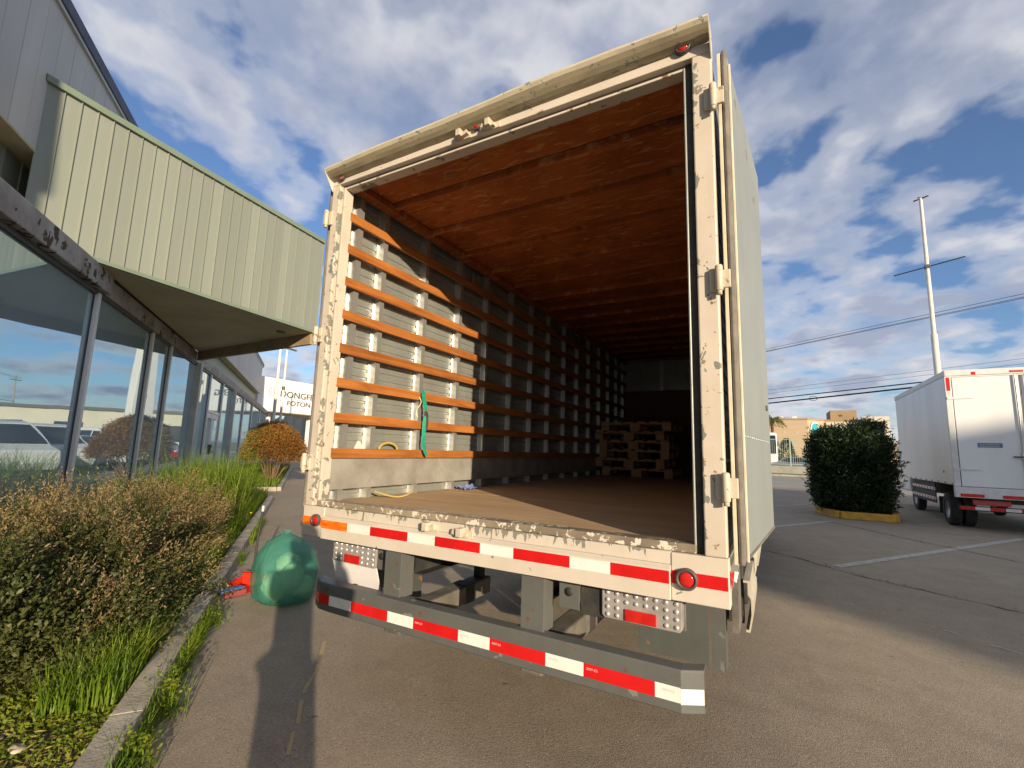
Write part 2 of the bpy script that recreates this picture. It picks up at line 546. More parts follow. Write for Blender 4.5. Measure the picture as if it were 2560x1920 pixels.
def diamond():
    m, nt, b = newmat('tread_plate')
    t = nd(nt, 'ShaderNodeTexCoord')
    col = ramp(nt, noise(nt, t.outputs['Object'], 5, 6), [(0.35, (0.40, 0.385, 0.34)), (0.68, (0.27, 0.255, 0.22))])
    sp = nd(nt, 'ShaderNodeSeparateXYZ', {0: t.outputs['Object']})
    hs = []
    for sgn, o in ((1, 0.0), (-1, 0.5)):
        a = mth(nt, 'ADD', mth(nt, 'MULTIPLY', sp.outputs[1], 26.0), mth(nt, 'MULTIPLY', sp.outputs[2], 26.0 * sgn))
        c = mth(nt, 'SUBTRACT', mth(nt, 'MULTIPLY', sp.outputs[1], 13.0), mth(nt, 'MULTIPLY', sp.outputs[2], 13.0 * sgn))
        fa = mth(nt, 'ABSOLUTE', mth(nt, 'SUBTRACT', mth(nt, 'FRACT', mth(nt, 'ADD', a, o)), 0.5))
        fc = mth(nt, 'ABSOLUTE', mth(nt, 'SUBTRACT', mth(nt, 'FRACT', mth(nt, 'ADD', c, o)), 0.5))
        hs.append(mth(nt, 'MULTIPLY', mth(nt, 'LESS_THAN', fa, 0.13), mth(nt, 'LESS_THAN', fc, 0.28)))
    h = mth(nt, 'MAXIMUM', hs[0], hs[1])
    worn = ramp(nt, noise(nt, t.outputs['Object'], 3.3, 4), [(0.5, (0, 0, 0)), (0.6, (1, 1, 1))])
    col = mixc(nt, mth(nt, 'MULTIPLY', mth(nt, 'MULTIPLY', h, worn), 0.35), col, (0.16, 0.14, 0.11))
    nt.links.new(col, b.inputs['Base Color'])
    b.inputs['Roughness'].default_value = 0.55
    b.inputs['Metallic'].default_value = 0.25
    nt.links.new(bump(nt, h, 0.6, 0.004), b.inputs['Normal'])
    return m


M['diamond'] = diamond()
M['lens_red'] = pm('red_lens', (0.55, 0.02, 0.015), (0.40, 0.012, 0.01), 20, 0.12)
M['lens_red_dull'] = pm('faded_red_lens', (0.55, 0.09, 0.07), (0.42, 0.06, 0.05), 20, 0.3)
M['lens_clear'] = pm('clear_lamp_body', (0.33, 0.31, 0.30), (0.25, 0.235, 0.23), 20, 0.2)
M['chrome'] = pm('bright_reflector', (0.70, 0.68, 0.67), (0.6, 0.58, 0.57), 30, 0.22, 0.5)
M['tyre'] = pm('tyre_rubber', (0.022, 0.022, 0.022), (0.04, 0.037, 0.033), 10, 0.85, bmp=0.3)
M['rim'] = pm('wheel_steel', (0.42, 0.42, 0.41), (0.3, 0.29, 0.28), 8, 0.4, 0.5)
M['white_paint'] = pm('white_vehicle_paint', (0.78, 0.78, 0.78), (0.70, 0.70, 0.70), 1.5, 0.28, rvar=0.06)
M['truck_white'] = pm('white_box_panel', (0.80, 0.80, 0.79), (0.68, 0.69, 0.69), 0.9, 0.35, stretch=(1, 1, 0.4))
M['alu_guard'] = pm('aluminium_guard', (0.62, 0.57, 0.44), (0.5, 0.46, 0.36), 7, 0.45, 0.2)
M['glass_dark'] = pm('dark_glass', (0.02, 0.025, 0.03), (0.03, 0.035, 0.04), 2, 0.06, spec=0.8, rvar=0.02)

# ================================================================== STRUCTURE: ground, street, bed, kerbs
tag(MB().add([(-400, -300, 0), (400, -300, 0), (400, 600, 0), (-400, 600, 0)], [(0, 1, 2, 3)]).build('ground', M['asphalt']), kind='structure')
A_ = rad(52.9)
U = Vector((-math.sin(A_), math.cos(A_), 0))
N = Vector((math.cos(A_), math.sin(A_), 0))


def un(u, n, z=0.0):
    return U * u + N * n + Vector((0, 0, z))


def slab(name, pts, z, mat, kind='structure', h=None):
    """flat sheet, or a solid when h is given (top at z, bottom at z-h)"""
    mb = MB()
    n = len(pts)
    if h is None:
        mb.add([(p[0], p[1], z) for p in pts], [tuple(range(n))])
    else:
        mb.prism([(p[0], p[1]) for p in pts], lambda a, b, d: (a, b, d), z - h, z)
    return tag(mb.build(name, mat), kind=kind)


# the street beyond the lot, its verge and far kerb
slab('street', [(-70, 24), (90, 24), (90, 40.5), (-70, 40.5)], 0.004, M['street'])
slab('street_kerb', [(-70, 40.5), (90, 40.5), (90, 40.8), (-70, 40.8)], 0.13, M['kerb'], h=0.13)

# planting beds beside the showroom
bed = slab('planting_bed', [un(-3.5, -1.52)[:2], un(10.8, -1.52)[:2], un(10.8, -3.55)[:2], un(-3.5, -3.55)[:2]], 0.09, M['soil'], h=0.09)
bed2 = slab('far_planting_bed', [un(13.4, -1.45)[:2], un(27, -1.45)[:2], un(27, -3.55)[:2], un(13.4, -3.55)[:2]], 0.09, M['soil'], h=0.09)


def kerb_run(root, a, b, w, z, ln=1.0):
    a, b = Vector(a), Vector(b)
    d = (b - a)
    L = d.length
    d.normalize()
    k = max(1, int(round(L / ln)))
    for i in range(k):
        s0, s1 = L * i / k + 0.002, L * (i + 1) / k - 0.002
        mb = MB()
        mb.obox(a + d * ((s0 + s1) / 2) + Vector((0, 0, z / 2 + random.uniform(-.0008, .0008))), d, Vector((-d.y, d.x, 0)), (0, 0, 1), (s1 - s0) / 2, w / 2, z / 2)
        mb.build('kerb_stone', M['kerb'], root, 0.006)


kerb = thing('kerb', kind='structure')
kerb_run(kerb, un(-3.5, -1.455), un(10.9, -1.455), 0.13, 0.125)
kerb_run(kerb, un(10.86, -1.53), un(10.86, -3.5), 0.12, 0.12)
kerb2 = thing('kerb', kind='structure')
kerb_run(kerb2, un(13.33, -1.39), un(27, -1.39), 0.12, 0.12)
kerb_run(kerb2, un(13.33, -1.46), un(13.33, -3.5), 0.12, 0.12)


def ribbon(name, pts, w, z, mat, jit=0.0):
    mb = MB()
    P = [Vector((p[0], p[1], 0)) for p in pts]
    Q = []
    for a, b in zip(P[:-1], P[1:]):
        k = max(1, int((b - a).length / (0.12 if jit else 9)))
        Q += [a.lerp(b, i / k) for i in range(k)]
    Q.append(P[-1])
    vs, fs = [], []
    for i, p in enumerate(Q):
        d = (Q[min(i + 1, len(Q) - 1)] - Q[max(0, i - 1)]).normalized()
        s = Vector((-d.y, d.x, 0))
        o = s * random.uniform(-jit, jit)
        ww = w * (random.uniform(0.3, 1.2) if jit else 1)
        vs += [p + o + s * ww / 2 + Vector((0, 0, z)), p + o - s * ww / 2 + Vector((0, 0, z))]
    fs = [(2 * i, 2 * i + 1, 2 * i + 3, 2 * i + 2) for i in range(len(Q) - 1)]
    mb.add(vs, fs)
    return tag(mb.build(name, mat), kind='structure')


ribbon('parking_line', [(2.09, 5.83), (5.6, 11.05)], 0.13, 0.004, M['line_white'])
ribbon('parking_line', [(0.2, 7.4), (2.50, 11.3)], 0.11, 0.004, M['line_white'])
ribbon('parking_line', [(0.5, 12.6), (2.6, 16.2)], 0.11, 0.004, M['line_white'])
ribbon('parking_line', [(1.0, 13.5), (2.3, 12.9)], 0.09, 0.004, M['line_white'])
ribbon('parking_line', [(3.95, 11.85), (5.0, 10.6)], 0.06, 0.004, M['line_white'])
ribbon('parking_line', [(1.0, 20.3), (3.1, 18.9)], 0.14, 0.004, M['line_white'])
for a, b in (((-1.52, .50), (-1.36, .33)), ((-1.27, .22), (-1.02, -.05)), ((-.96, -.10), (-.80, -.27)), ((-.76, -.33), (-.62, -.45)), ((-.50, -.56), (-.30, -.73))):
    ribbon('faded_paint_line', [a, b], 0.026, 0.004, M['line_yellow'], 0.016)
for a, b in (((1.97, 3.95), (2.05, 3.93)), ((2.25, 3.80), (2.28, 3.79)), ((2.48, 3.62), (2.60, 3.57)), ((2.63, 3.54), (2.72, 3.49)), ((2.86, 3.32), (3.02, 3.22))):
    ribbon('paint_fleck', [a, b], 0.016, 0.004, M['line_bright'], 0.004)
ribbon('pavement_crack', [(0.3, 7.1), (1.64, 6.12), (2.29, 5.41), (2.8, 5.06), (3.6, 4.55), (6.5, 2.6)], 0.022, 0.0045, M['crack'], 0.022)
ribbon('pavement_crack', [(2.0, 11.8), (2.66, 10.95), (3.59, 9.35), (4.3, 8.3), (6.5, 5.0)], 0.022, 0.0045, M['crack'], 0.022)
ribbon('pavement_crack', [(4.2, 6.9), (4.9, 6.4), (6.4, 5.5)], 0.018, 0.0045, M['crack'], 0.02)

# low far hills
hl = MB()
vs, fs = [], []
for i in range(41):
    a = rad(-62 + i * .36)
    for r_, h_ in ((900, 0), (1050, 55 + 25 * math.sin(i * .7) + 14 * math.sin(i * 1.9 + 1)), (1300, 75 + 30 * math.sin(i * .5 + 2))):
        vs.append((r_ * math.sin(a), r_ * math.cos(a), h_))
for i in range(40):
    for j in range(2):
        fs.append((3 * i + j, 3 * i + j + 1, 3 * i + 4 + j, 3 * i + 3 + j))
hl.add(vs, fs, 0, True)
M['hill'] = pm('wooded_hill', (0.06, 0.085, 0.10), (0.045, 0.06, 0.075), 0.02, 0.95)
tag(hl.build('hills', M['hill']), kind='structure')

# ================================================================== THE OPEN BOX TRUCK
T = thing('box_truck', 'weathered box truck with its empty cargo box open toward the viewer', 'truck')
W2 = 1.236
XL, XR = -1.164, 1.153      # opening edges
ZB, ZS, ZO, ZH = 0.86, 1.045, 3.238, 3.33
LEN = 7.25
cream, creamc = M['cream'], M['cream_clean']

MB().box(-W2, XL, 0, 0.07, ZS, ZO).build('rear_post', chipped('cream_left_post', (0.60, 0.53, 0.44), (0.50, 0.43, 0.34), (0.20, 0.205, 0.17), (0.22, 0.12, 0.05), 22, 0.570, edge=(0, -1.164, .05)), T, 0.006)
MB().box(XR, W2, 0, 0.07, ZS, ZO).build('rear_post', chipped('cream_post_paint', (0.60, 0.53, 0.44), (0.50, 0.43, 0.34), (0.20, 0.205, 0.17), (0.22, 0.12, 0.05), 18, 0.560, edge=(0, 1.153, .045)), T, 0.006)
MB().box(-W2, W2, 0.001, 0.07, ZO + .001, ZH).build('header', creamc, T, 0.004)
# grooves, rubber and inner lips around the opening
MB().box(XL + .001, XL + .02, 0.032, 0.07, ZS + .04, ZO).build('door_gasket', M['gasket'], T)
MB().box(XL + .021, XL + .038, 0.016, 0.09, ZS + .03, ZO - .025).build('inner_lip', cream, T, 0.003)
MB().box(XR - .030, XR - .001, 0.032, 0.07, ZS + .002, ZO).build('door_gasket', M['rubber'], T)
MB().box(XR - .040, XR - .031, 0.016, 0.09, ZS + .03, ZO - .025).build('inner_lip', M['galv'], T, 0.003)
MB().box(XL, XR, 0.036, 0.07, ZO - .022, ZO).build('door_gasket', M['gasket'], T)
MB().box(XL + .039, XR - .041, 0.02, 0.09, ZO - .036, ZO - .0225).build('inner_lip', cream, T, 0.003)
MB().box(XL + .021, XR - .031, 0.014, 0.10, ZS + .001, ZS + .036).build('floor_edge', M['floor_edge'] if 'floor_edge' in M else chipped('worn_floor_edge', (0.33, 0.27, 0.19), (0.16, 0.135, 0.10), (0.66, 0.6, 0.5), (0.12, 0.07, 0.03), 38, 0.545), T, 0.005)
# sill: upper band, stepped bar and corner plates
MB().box(-1.04, 1.025, 0.0, 0.07, 0.995, ZS).build('sill_band', chipped('cream_sill_band', (0.62, 0.555, 0.47), (0.52, 0.46, 0.37), (0.22, 0.215, 0.18), None, 34, 0.580, stretch=(1, 1, .35), edge=(2, 1.045, .05)), T, 0.003)
MB().prism([(0.0, 0.9945), (-0.022, 0.980), (-0.022, ZB + .003), (-0.012, ZB), (0.07, ZB), (0.07, 0.9945)], lambda a, b, d: (d, a, b), -1.04, 1.0245).build('sill_bar', creamc, T, 0.002)
MB().box(-1.238, -1.0415, -0.004, 0.07, ZB + .004, ZS - .001).build('corner_plate', creamc, T, 0.004)
MB().box(1.026, 1.240, -0.004, 0.07, ZB, ZS - .001).build('corner_plate', creamc, T, 0.004)


# visor: a bent drip edge running across the top
def visor():
    mb = MB()
    n = 36
    prof = [(0.0, -.010), (-0.018, -.009), (-0.038, -.003), (-0.057, .010), (-0.072, .026), (-0.083, .040), (-0.0835, .050), (-0.06, .054), (-0.02, .057), (0.06, .058)]
    rings = []
    for i in range(n + 1):
        t = i / n
        x = -1.238 + 2.474 * t
        warp = 0.022 * math.sin(math.pi * t) + .008 * math.sin(9 * t + 1) * math.sin(math.pi * t)
        base = 3.283 + 0.018 * t
        rings.append([(x + (-.004 if i == 0 else 0), y + random.uniform(-.0015, .0015), base + z + (warp * (-y / .085)) + random.uniform(-.0012, .0012)) for y, z in prof])
    k = len(prof)
    vs = [p for r in rings for p in r]
    fs = [(i * k + j, i * k + j + 1, (i + 1) * k + j + 1, (i + 1) * k + j) for i in range(n) for j in range(k - 1)]
    fs += [tuple(range(k)), tuple(n * k + j for j in range(k - 1, -1, -1))]
    mb.add(vs, fs, 0, False)
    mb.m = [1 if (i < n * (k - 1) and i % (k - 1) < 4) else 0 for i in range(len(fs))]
    return mb


M['visor'] = chipped('visor_paint', (0.60, 0.54, 0.40), (0.50, 0.44, 0.32), (0.22, 0.26, 0.23), None, 26, 0.60)
visor().build('visor', [M['visor'], chipped('visor_underside_shade', (0.36, 0.31, 0.21), (0.25, 0.21, 0.135), (0.18, 0.18, 0.15), None, 26, 0.60)], T)  # underside faces coloured darker to stand in for the visor's shade
# the gusset between visor and post on each side
for sx_, x in ((-1, -1.2365), (1, 1.2365)):
    MB().prism([(-0.083, 3.315), (0.0, 3.285), (0.0, 3.20), (-0.004, 3.20)], lambda a, b, d: (d, a, b), x - .002, x + .002).build('gusset', creamc, T)

# round lamps on the frame
M['lamp_rim'] = pm('lamp_rim_rubber', (0.10, 0.09, 0.085), (0.06, 0.055, 0.05), 10, 0.5)


def round_lamp(x, y, z, r, lens, name='marker_light'):
    o = MB().lathe([(r * 1.0, 0.0), (r * 1.0, -.018), (r * .92, -.024), (r * .72, -.020), (r * .70, -.010), (0.001, -.010)], (x, y, z), 'y', 22).build(name, M['lamp_rim'], T)
    MB().lathe([(r * .71, -.011), (r * .69, -.017), (r * .55, -.0205), (r * .3, -.0225), (0.001, -.023)], (x, y, z), 'y', 22).build('lens', lens, o)
    return o


round_lamp(-1.103, -.004, 0.963, 0.037, M['lens_red'])
round_lamp(1.086, -.004, 0.950, 0.042, M['lens_red'])
round_lamp(-1.142, .002, 3.281, 0.028, M['lens_red_dull'])
round_lamp(-0.019, .002, 3.290, 0.028, M['lens_red'])
round_lamp(1.119, .002, 3.300, 0.036, M['lens_red'])


# door hinges: leaf, knuckle and pin
def hinge(x, z, s):
    o = MB().box(min(x, x - s * .028), max(x, x - s * .028), -.016, -.0015, z - .055, z + .045).build('hinge', M['cream_plain'], T, 0.004)
    MB().lathe([(0.001, -.062), (.0125, -.060), (.0155, -.055), (.0155, .046), (.0125, .051), (0.001, .054)], (x + s * .012, -.026, z), 'z', 14).build('knuckle', M['cream_plain'], o)
    MB().lathe([(0.001, -.075), (.011, -.075), (.011, -.058)], (x + s * .012, -.026, z), 'z', 10).build('hinge_pin', M['cream_plain'], o)
    MB().box(min(x + s * .018, x + s * .055), max(x + s * .018, x + s * .055), -.020, -.006, z - .045, z + .032).build('hinge_leaf', M['cream_plain'], o, 0.003)
    return o


for z in (3.00, 2.165, 1.32):
    hinge(1.228, z, 1)
    hinge(-1.236, z, -1)


# lock keepers: two cams at the top, two at the sill
def keeper(x, z, s, y=-.001):
    o = MB().box(x - .06, x + .06, y - .006, y, z - .018, z + .018).build('lock_keeper', M['cream_plain'], T, 0.002)
    MB().box(x - .016, x + .016, y - .050, y - .006, z - .015, z + .028).build('keeper_block', M['cream_plain'], o, 0.003)
    MB().prism([(0, 0), (.036, .020), (.042, -.004), (.004, -.015)], lambda a, b, d: (x + s * (.012 + a), d, z + b), y - .032, y - .006).build('keeper_cam', M['cream_plain'], o)
    MB().prism([(0, 0), (.022, .004), (.020, -.012), (0, -.012)], lambda a, b, d: (x - s * (.014 + a), d, z + b), y - .030, y - .006).build('keeper_cam', M['cream_plain'], o)


keeper(-.125, 3.255, 1)
keeper(.075, 3.255, -1)
keeper(-.215, 1.012, 1)
keeper(.005, 1.006, -1)


# reflective tape on the sill
def tape(parent, x0, x1, y, z0, z1, mat, x1y=None):
    y1 = y if x1y is None else x1y
    return MB().add([(x0, y, z0), (x1, y1, z0), (x1, y1, z1), (x0, y, z1), (x0, y + .0012, z0), (x1, y1 + .0012, z0), (x1, y1 + .0012, z1), (x0, y + .0012, z1)],
                    [(0, 1, 2, 3), (4, 7, 6, 5), (0, 4, 5, 1), (1, 5, 6, 2), (2, 6, 7, 3), (3, 7, 4, 0)]).build('reflective_tape', mat, parent)


R_, W_, O_ = M['tape_red'], M['tape_white'], M['tape_glint']
for x0, x1, m_ in ((-1.037, -.812, O_), (-.811, -.626, W_), (-.625, -.346, R_), (-.345, -.159, W_), (-.158, .122, R_), (.123, .310, W_), (.311, .595, R_), (.596, .780, W_), (.781, 1.021, R_)):
    tape(T, x0, x1, -.0236, .925, .974, m_)
tape(T, -1.237, -1.043, -.0056, .930, .980, O_)
tape(T, 1.028, 1.234, -.0056, .926, .976, R_)

# tail lamps under the sill


def tail_lamp(x0, x1, z0, z1, y, red_x0, red_x1):
    o = MB().prism([(x0, z0 + .012), (x0 + .012, z0), (x1 - .012, z0 - .004), (x1, z0 + .01), (x1, z1), (x0, z1)], lambda a, b, d: (a, d, b), y, y + .05).build('tail_lamp', M['lens_clear'], T, 0.005)
    d = MB()
    cols, rows = 8, 4
    for i in range(cols):
        for j in range(rows):
            cx = x0 + .028 + (x1 - x0 - .05) * i / (cols - 1)
            cz = z0 + .018 + (z1 - z0 - .034) * j / (rows - 1)
            if red_x0 - .012 < cx < red_x1 + .012 and j < 2:
                continue
            d.lathe([(.0105, 0.0), (.009, -.004), (.005, -.007), (.0008, -.008)], (cx, y - .0005, cz), 'y', 10)
    tag(d.build('reflector_domes', M['chrome'], o), kind='stuff')
    MB().box(red_x0, red_x1, y - .008, y - .0004, z0 + .004, z0 + .053).build('red_reflector', M['lens_red'], o, 0.004)
    MB().box(x0 - .006, x1 + .006, y + .0505, y + .062, z0 - .008, z1 + .004).build('lamp_back', M['chassis_grey'], o, 0.003)
    return o


tail_lamp(-1.040, -.672, .716, .838, .085, -.93, -.80)
tail_lamp(.708, 1.050, .712, .838, .085, .812, .947)
# blank white plate hanging below the left lamp
pl_ = MB().add([(-1.056, .100, .722), (-.680, .100, .722), (-.680, .150, .566), (-1.056, .150, .566)], [(3, 2, 1, 0)])
po = pl_.build('number_plate', M['plate_white'], T)
sm = po.modifiers.new('thickness', 'SOLIDIFY')
sm.thickness = .006
inst(text_mesh('plate_print', 'JAT', .022, M['ink_dark'], .0006, bold=.001), 'plate_print', po, (-.892, .1405, .573), (rad(107.5), 0, 0))

# lamp brackets, hangers and the black box behind them
for x0, x1 in ((-.66, -.60), (.50, .60)):
    MB().box(x0, x1, .09, .098, .715, .8595).build('lamp_bracket', M['bumper'], T, 0.002)
    MB().lathe([(.020, .0), (.020, -.003), (.001, -.0032)], ((x0 + x1) / 2, .089, .79), 'y', 16).build('bracket_hole', M['rubber'], T)
MB().box(.601, .705, .10, .16, .70, .859).build('bracket_box', M['chassis'], T, 0.004)
MB().box(-.598, -.55, .10, .16, .68, .859).build('bracket_box', M['chassis'], T, 0.004)

# rear under-run bar with its arms
B = MB()
prof = [(-.010, .455), (-.010, .600), (-.004, .608), (.055, .612), (.055, .604), (.002, .598), (.002, .463), (.055, .458), (.055, .450), (-.004, .450)]
st = [(-1.115, .055), (-1.03, .008), (-.93, 0.0), (1.056, 0.0), (1.135, .045)]
vs = [(x, y + dy, z) for x, dy in st for y, z in prof]
k = len(prof)
fs = [(i * k + j, i * k + (j + 1) % k, (i + 1) * k + (j + 1) % k, (i + 1) * k + j) for i in range(len(st) - 1) for j in range(k)]
fs += [tuple(range(k - 1, -1, -1)), tuple((len(st) - 1) * k + j for j in range(k))]
bump_o = B.add(vs, fs).build('rear_bumper', M['bumper'], T, 0.002)
for x0, x1, m_ in ((-.929, -.746, W_), (-.745, -.465, R_), (-.464, -.283, W_), (-.282, .006, R_), (.007, .189, W_), (.190, .481, R_), (.482, .660, W_), (.661, .957, R_), (.958, 1.0545, W_)):
    tape(bump_o, x0, x1, -.0115, .490, .545, m_)
tape(bump_o, -1.031, -.930, -.0034, .490, .545, R_, -.0114)
tape(bump_o, -1.112, -1.032, .0425, .490, .545, R_, -.0025)
tape(bump_o, 1.0552, 1.134, -.0114, .486, .541, W_, .0335)
tm_w = text_mesh('tape_print', 'DOT-C2', .013, M['ink_white'], .0002)
tm_g = text_mesh('tape_print', 'DOT-C2', .013, M['ink_grey'], .0002)
for x, tm in ((-.27, tm_w), (.203, tm_w), (.674, tm_w), (.022, tm_g), (.497, tm_g), (.985, tm_g)):
    inst(tm, 'tape_print', bump_o, (x, -.0121, .521), (rad(90), 0, 0))
for x0, x1 in ((-.545, -.425), (.330, .450)):
    MB().prism([(x0, .03), (x1, .03), (x1, .14), (x1 - .012, .14), (x1 - .012, .042), (x0, .042)], lambda a, b, d: (a, b, d), .602, .8595).build('bumper_bracket', M['bumper'], T, 0.002)
for x0, x1 in ((-.555, -.435), (.315, .435)):
    a = MB().box(x0, x1, .06, 1.02, .40, .515).build('bumper_arm', M['chassis_grey'], T, 0.012)
    MB().box((x0 + x1) / 2 - .03, (x0 + x1) / 2 + .03, .92, .98, .516, .80).build('arm_hanger', M['chassis'], a, 0.004)
    MB().box(x0 - .003, x1 + .003, .70, .80, .397, .518).build('arm_collar', M['chassis'], a, 0.004)
# chassis
for x in (-.42, .38):
    MB().prism([(x - .035, .70), (x + .035, .70), (x + .035, .708), (x - .027, .708), (x - .027, .88), (x + .035, .88), (x + .035, .888), (x - .035, .888)], lambda a, b, d: (a, d, b), .18, 8.6).build('chassis_rail', M['chassis'], T)
for y in (.6, 2.2, 3.9, 5.6):
    MB().box(-.384, .344, y, y + .08, .72, .86).build('cross_member', M['chassis'], T, 0.004)
for y in (.35, .95, 1.55, 2.15, 2.75, 3.35, 3.95, 4.55, 5.15, 5.75, 6.35):
    MB().box(-1.19, 1.19, y, y + .06, .892, .975).build('floor_bearer', M['chassis_grey'], T, 0.003)
# spare wheel slung under the tail
sp = MB().lathe([(.20, -.10), (.36, -.115), (.43, -.08), (.44, 0), (.43, .08), (.36, .115), (.20, .10)], (-.20, 2.0, .56), 'z', 28).build('spare_wheel', M['tyre'], T)
MB().lathe([(.001, .02), (.08, .02), (.15, -.04), (.205, -.06), (.205, .06)], (-.20, 2.0, .56), 'z', 24).build('rim', M['rim'], sp)


def wheel(x, y, r, w, parent, mt=None):
    o = MB().lathe([(r * .58, -w / 2), (r * .9, -w / 2), (r * .98, -w * .42), (r, -w * .25), (r, w * .25), (r * .98, w * .42), (r * .9, w / 2), (r * .58, w / 2)], (x, y, r), 'x', 28).build('wheel', M['tyre'], parent)
    MB().lathe([(r * .59, -w * .45), (r * .5, -w * .3), (r * .2, -w * .18), (.001, -w * .18)], (x, y, r), 'x', 20).build('rim', mt or M['rim'], o)
    MB().lathe([(r * .59, w * .45), (r * .5, w * .3), (r * .2, w * .18), (.001, w * .18)], (x, y, r), 'x', 20).build('rim', mt or M['rim'], o)
    return o


for x in (-1.04, -.78, .78, 1.04):
    wheel(x, 3.35, .41, .21, T)
for x in (-.98, .98):
    wheel(x, 7.9, .41, .22, T)
ax = MB()
ax.tube([(-1.0, 3.35, .41), (1.0, 3.35, .41)], .06, 10)
ax.ball((0, 3.35, .42), .17, .2, .18)
ax.build('rear_axle', M['chassis'], T)
# mud flaps
for s in (-1, 1):
    MB().box(min(s * .74, s * 1.085), max(s * .74, s * 1.085), .60, .606, .412, .80).build('mud_flap', chipped('mud_flap_sheet', (0.085, 0.095, 0.085), (0.06, 0.066, 0.06), (0.10, 0.10, 0.085), (0.32, 0.13, 0.04), 5, 0.64, 0.6), T)
    MB().prism([(s * 1.10, .60), (s * 1.165, .60), (s * 1.165, .70), (s * 1.158, .70), (s * 1.158, .607), (s * 1.10, .607)], lambda a, b, d: (a, b, d), .395, .80).build('flap_bracket', M['dark_steel'], T)


# side guards on the right: short folded plates stepping forward
def guard(y0, y1, z0, z1, x=1.246):
    h = z1 - z0
    prof = [(x - .010, z1), (x + .022, z1), (x + .022, z1 - .30 * h), (x + .036, z1 - .38 * h), (x + .036, z1 - .62 * h), (x + .016, z0), (x - .004, z0), (x - .004, z0 + .012), (x + .010, z0 + .012), (x + .024, z1 - .66 * h), (x + .024, z1 - .36 * h), (x + .010, z1 - .28 * h), (x + .010, z1 - .012), (x - .010, z1 - .012)]
    o = MB().prism(prof, lambda a, b, d: (a, d, b), y0, y1).build('side_guard', M['alu_guard'], T)
    MB().box(x - .10, x - .012, y0 + .03, y0 + .08, z0 + .03, z1 + .10).build('guard_bracket', M['chassis'], o, 0.004)


guard(.86, 1.42, .52, .78)
guard(1.46, 2.15, .63, .875)
guard(2.45, 3.4, .55, .84)
MB().box(1.195, 1.225, .62, .84, .58, .855).build('splash_panel', M['chassis_grey'], T)

# cargo box: floor, walls, roof
for i in range(6):
    y0, y1 = .10 + i * 1.19, .10 + (i + 1) * 1.19 - .004
    MB().box(-1.19, 1.19, y0, y1, 1.032, 1.060 + (i % 2) * .0015).build('floor_panel', M['floorply'], T)
MB().box(-1.19, 1.19, .07, LEN, .978, 1.028).build('floor_frame', M['chassis_grey'], T)


def corr_panel(y0, y1, x, s, z0, z1, pitch=.058):
    """side sheet with pressed horizontal grooves, s = which way it faces"""
    pr = []
    z = z0
    while z < z1 - .01:
        pr += [(0, z), (0, min(z + pitch * .62, z1)), (-.007, min(z + pitch * .72, z1)), (-.007, min(z + pitch * .92, z1))]
        z += pitch
    pr.append((0, z1))
    out = [(x + s * d, zz) for d, zz in pr]
    n = len(out)
    vs = [(a, y0, b) for a, b in out] + [(a, y1, b) for a, b in out]
    fs = [(i, i + 1, n + i + 1, n + i) if s > 0 else (n + i, n + i + 1, i + 1, i) for i in range(n - 1)]
    return MB().add(vs, fs)


posts = [.205, .46, .965, 1.48, 1.97, 2.515, 3.035, 3.55, 4.09, 4.605, 5.12, 5.64, 6.15, 6.66, 7.1]
for s in (-1, 1):
    xw = s * 1.205
    ys = [.07] + posts[1:] + [LEN]
    for a, b in zip(ys[:-1], ys[1:]):
        corr_panel(a + .001, b - .001, xw, -s, 1.06, 3.27).build('side_sheet', M['galv'], T)
    pm_ = MB()
    # hat-section post, cross-section in (depth, y)
    hat = [(0, -.045), (0, -.030), (.050, -.024), (.050, .020), (0, .026), (0, .042), (-.003, .042), (-.003, -.045)]
    pm_.prism(hat, lambda d, yy, zz: (xw - s * (d + .002), yy, zz), 1.062, 3.262)
    pmesh = pm_.mesh('wall_post', M['galv_post'])
    for y in posts:
        inst(pmesh, 'wall_post', T, (0, y, 0))
    for i in range(8):
        z1 = 3.062 - .236 * i
        y_end = LEN - .05
        cuts = [.075, 3.66, y_end]
        for a, b in zip(cuts[:-1], cuts[1:]):
            MB().box(min(xw - s * .056, xw - s * .080), max(xw - s * .056, xw - s * .080), a, b - .004, z1 - .067, z1 - random.uniform(0, .002)).build('wall_slat', M['slat'], T, 0.003)
    MB().box(min(xw - s * .056, xw - s * .060), max(xw - s * .056, xw - s * .060), .075, LEN - .05, 1.137, 1.342).build('kick_plate', M['diamond'], T)
    MB().box(min(xw - s * .056, xw - s * .14), max(xw - s * .056, xw - s * .14), .09, LEN - .01, 3.225, 3.268).build('roof_batten', M['roofply'], T, 0.003)
    # outer skin with its pressed ribs
    corr_panel(.07, LEN, s * 1.222, s, .99, 3.29, .075).build('outer_skin', M['door_sheet'], T)
    MB().box(min(s * 1.19, s * 1.238), max(s * 1.19, s * 1.238), .07, LEN, .90, .99).build('bottom_rail', M['galv'], T, 0.004)
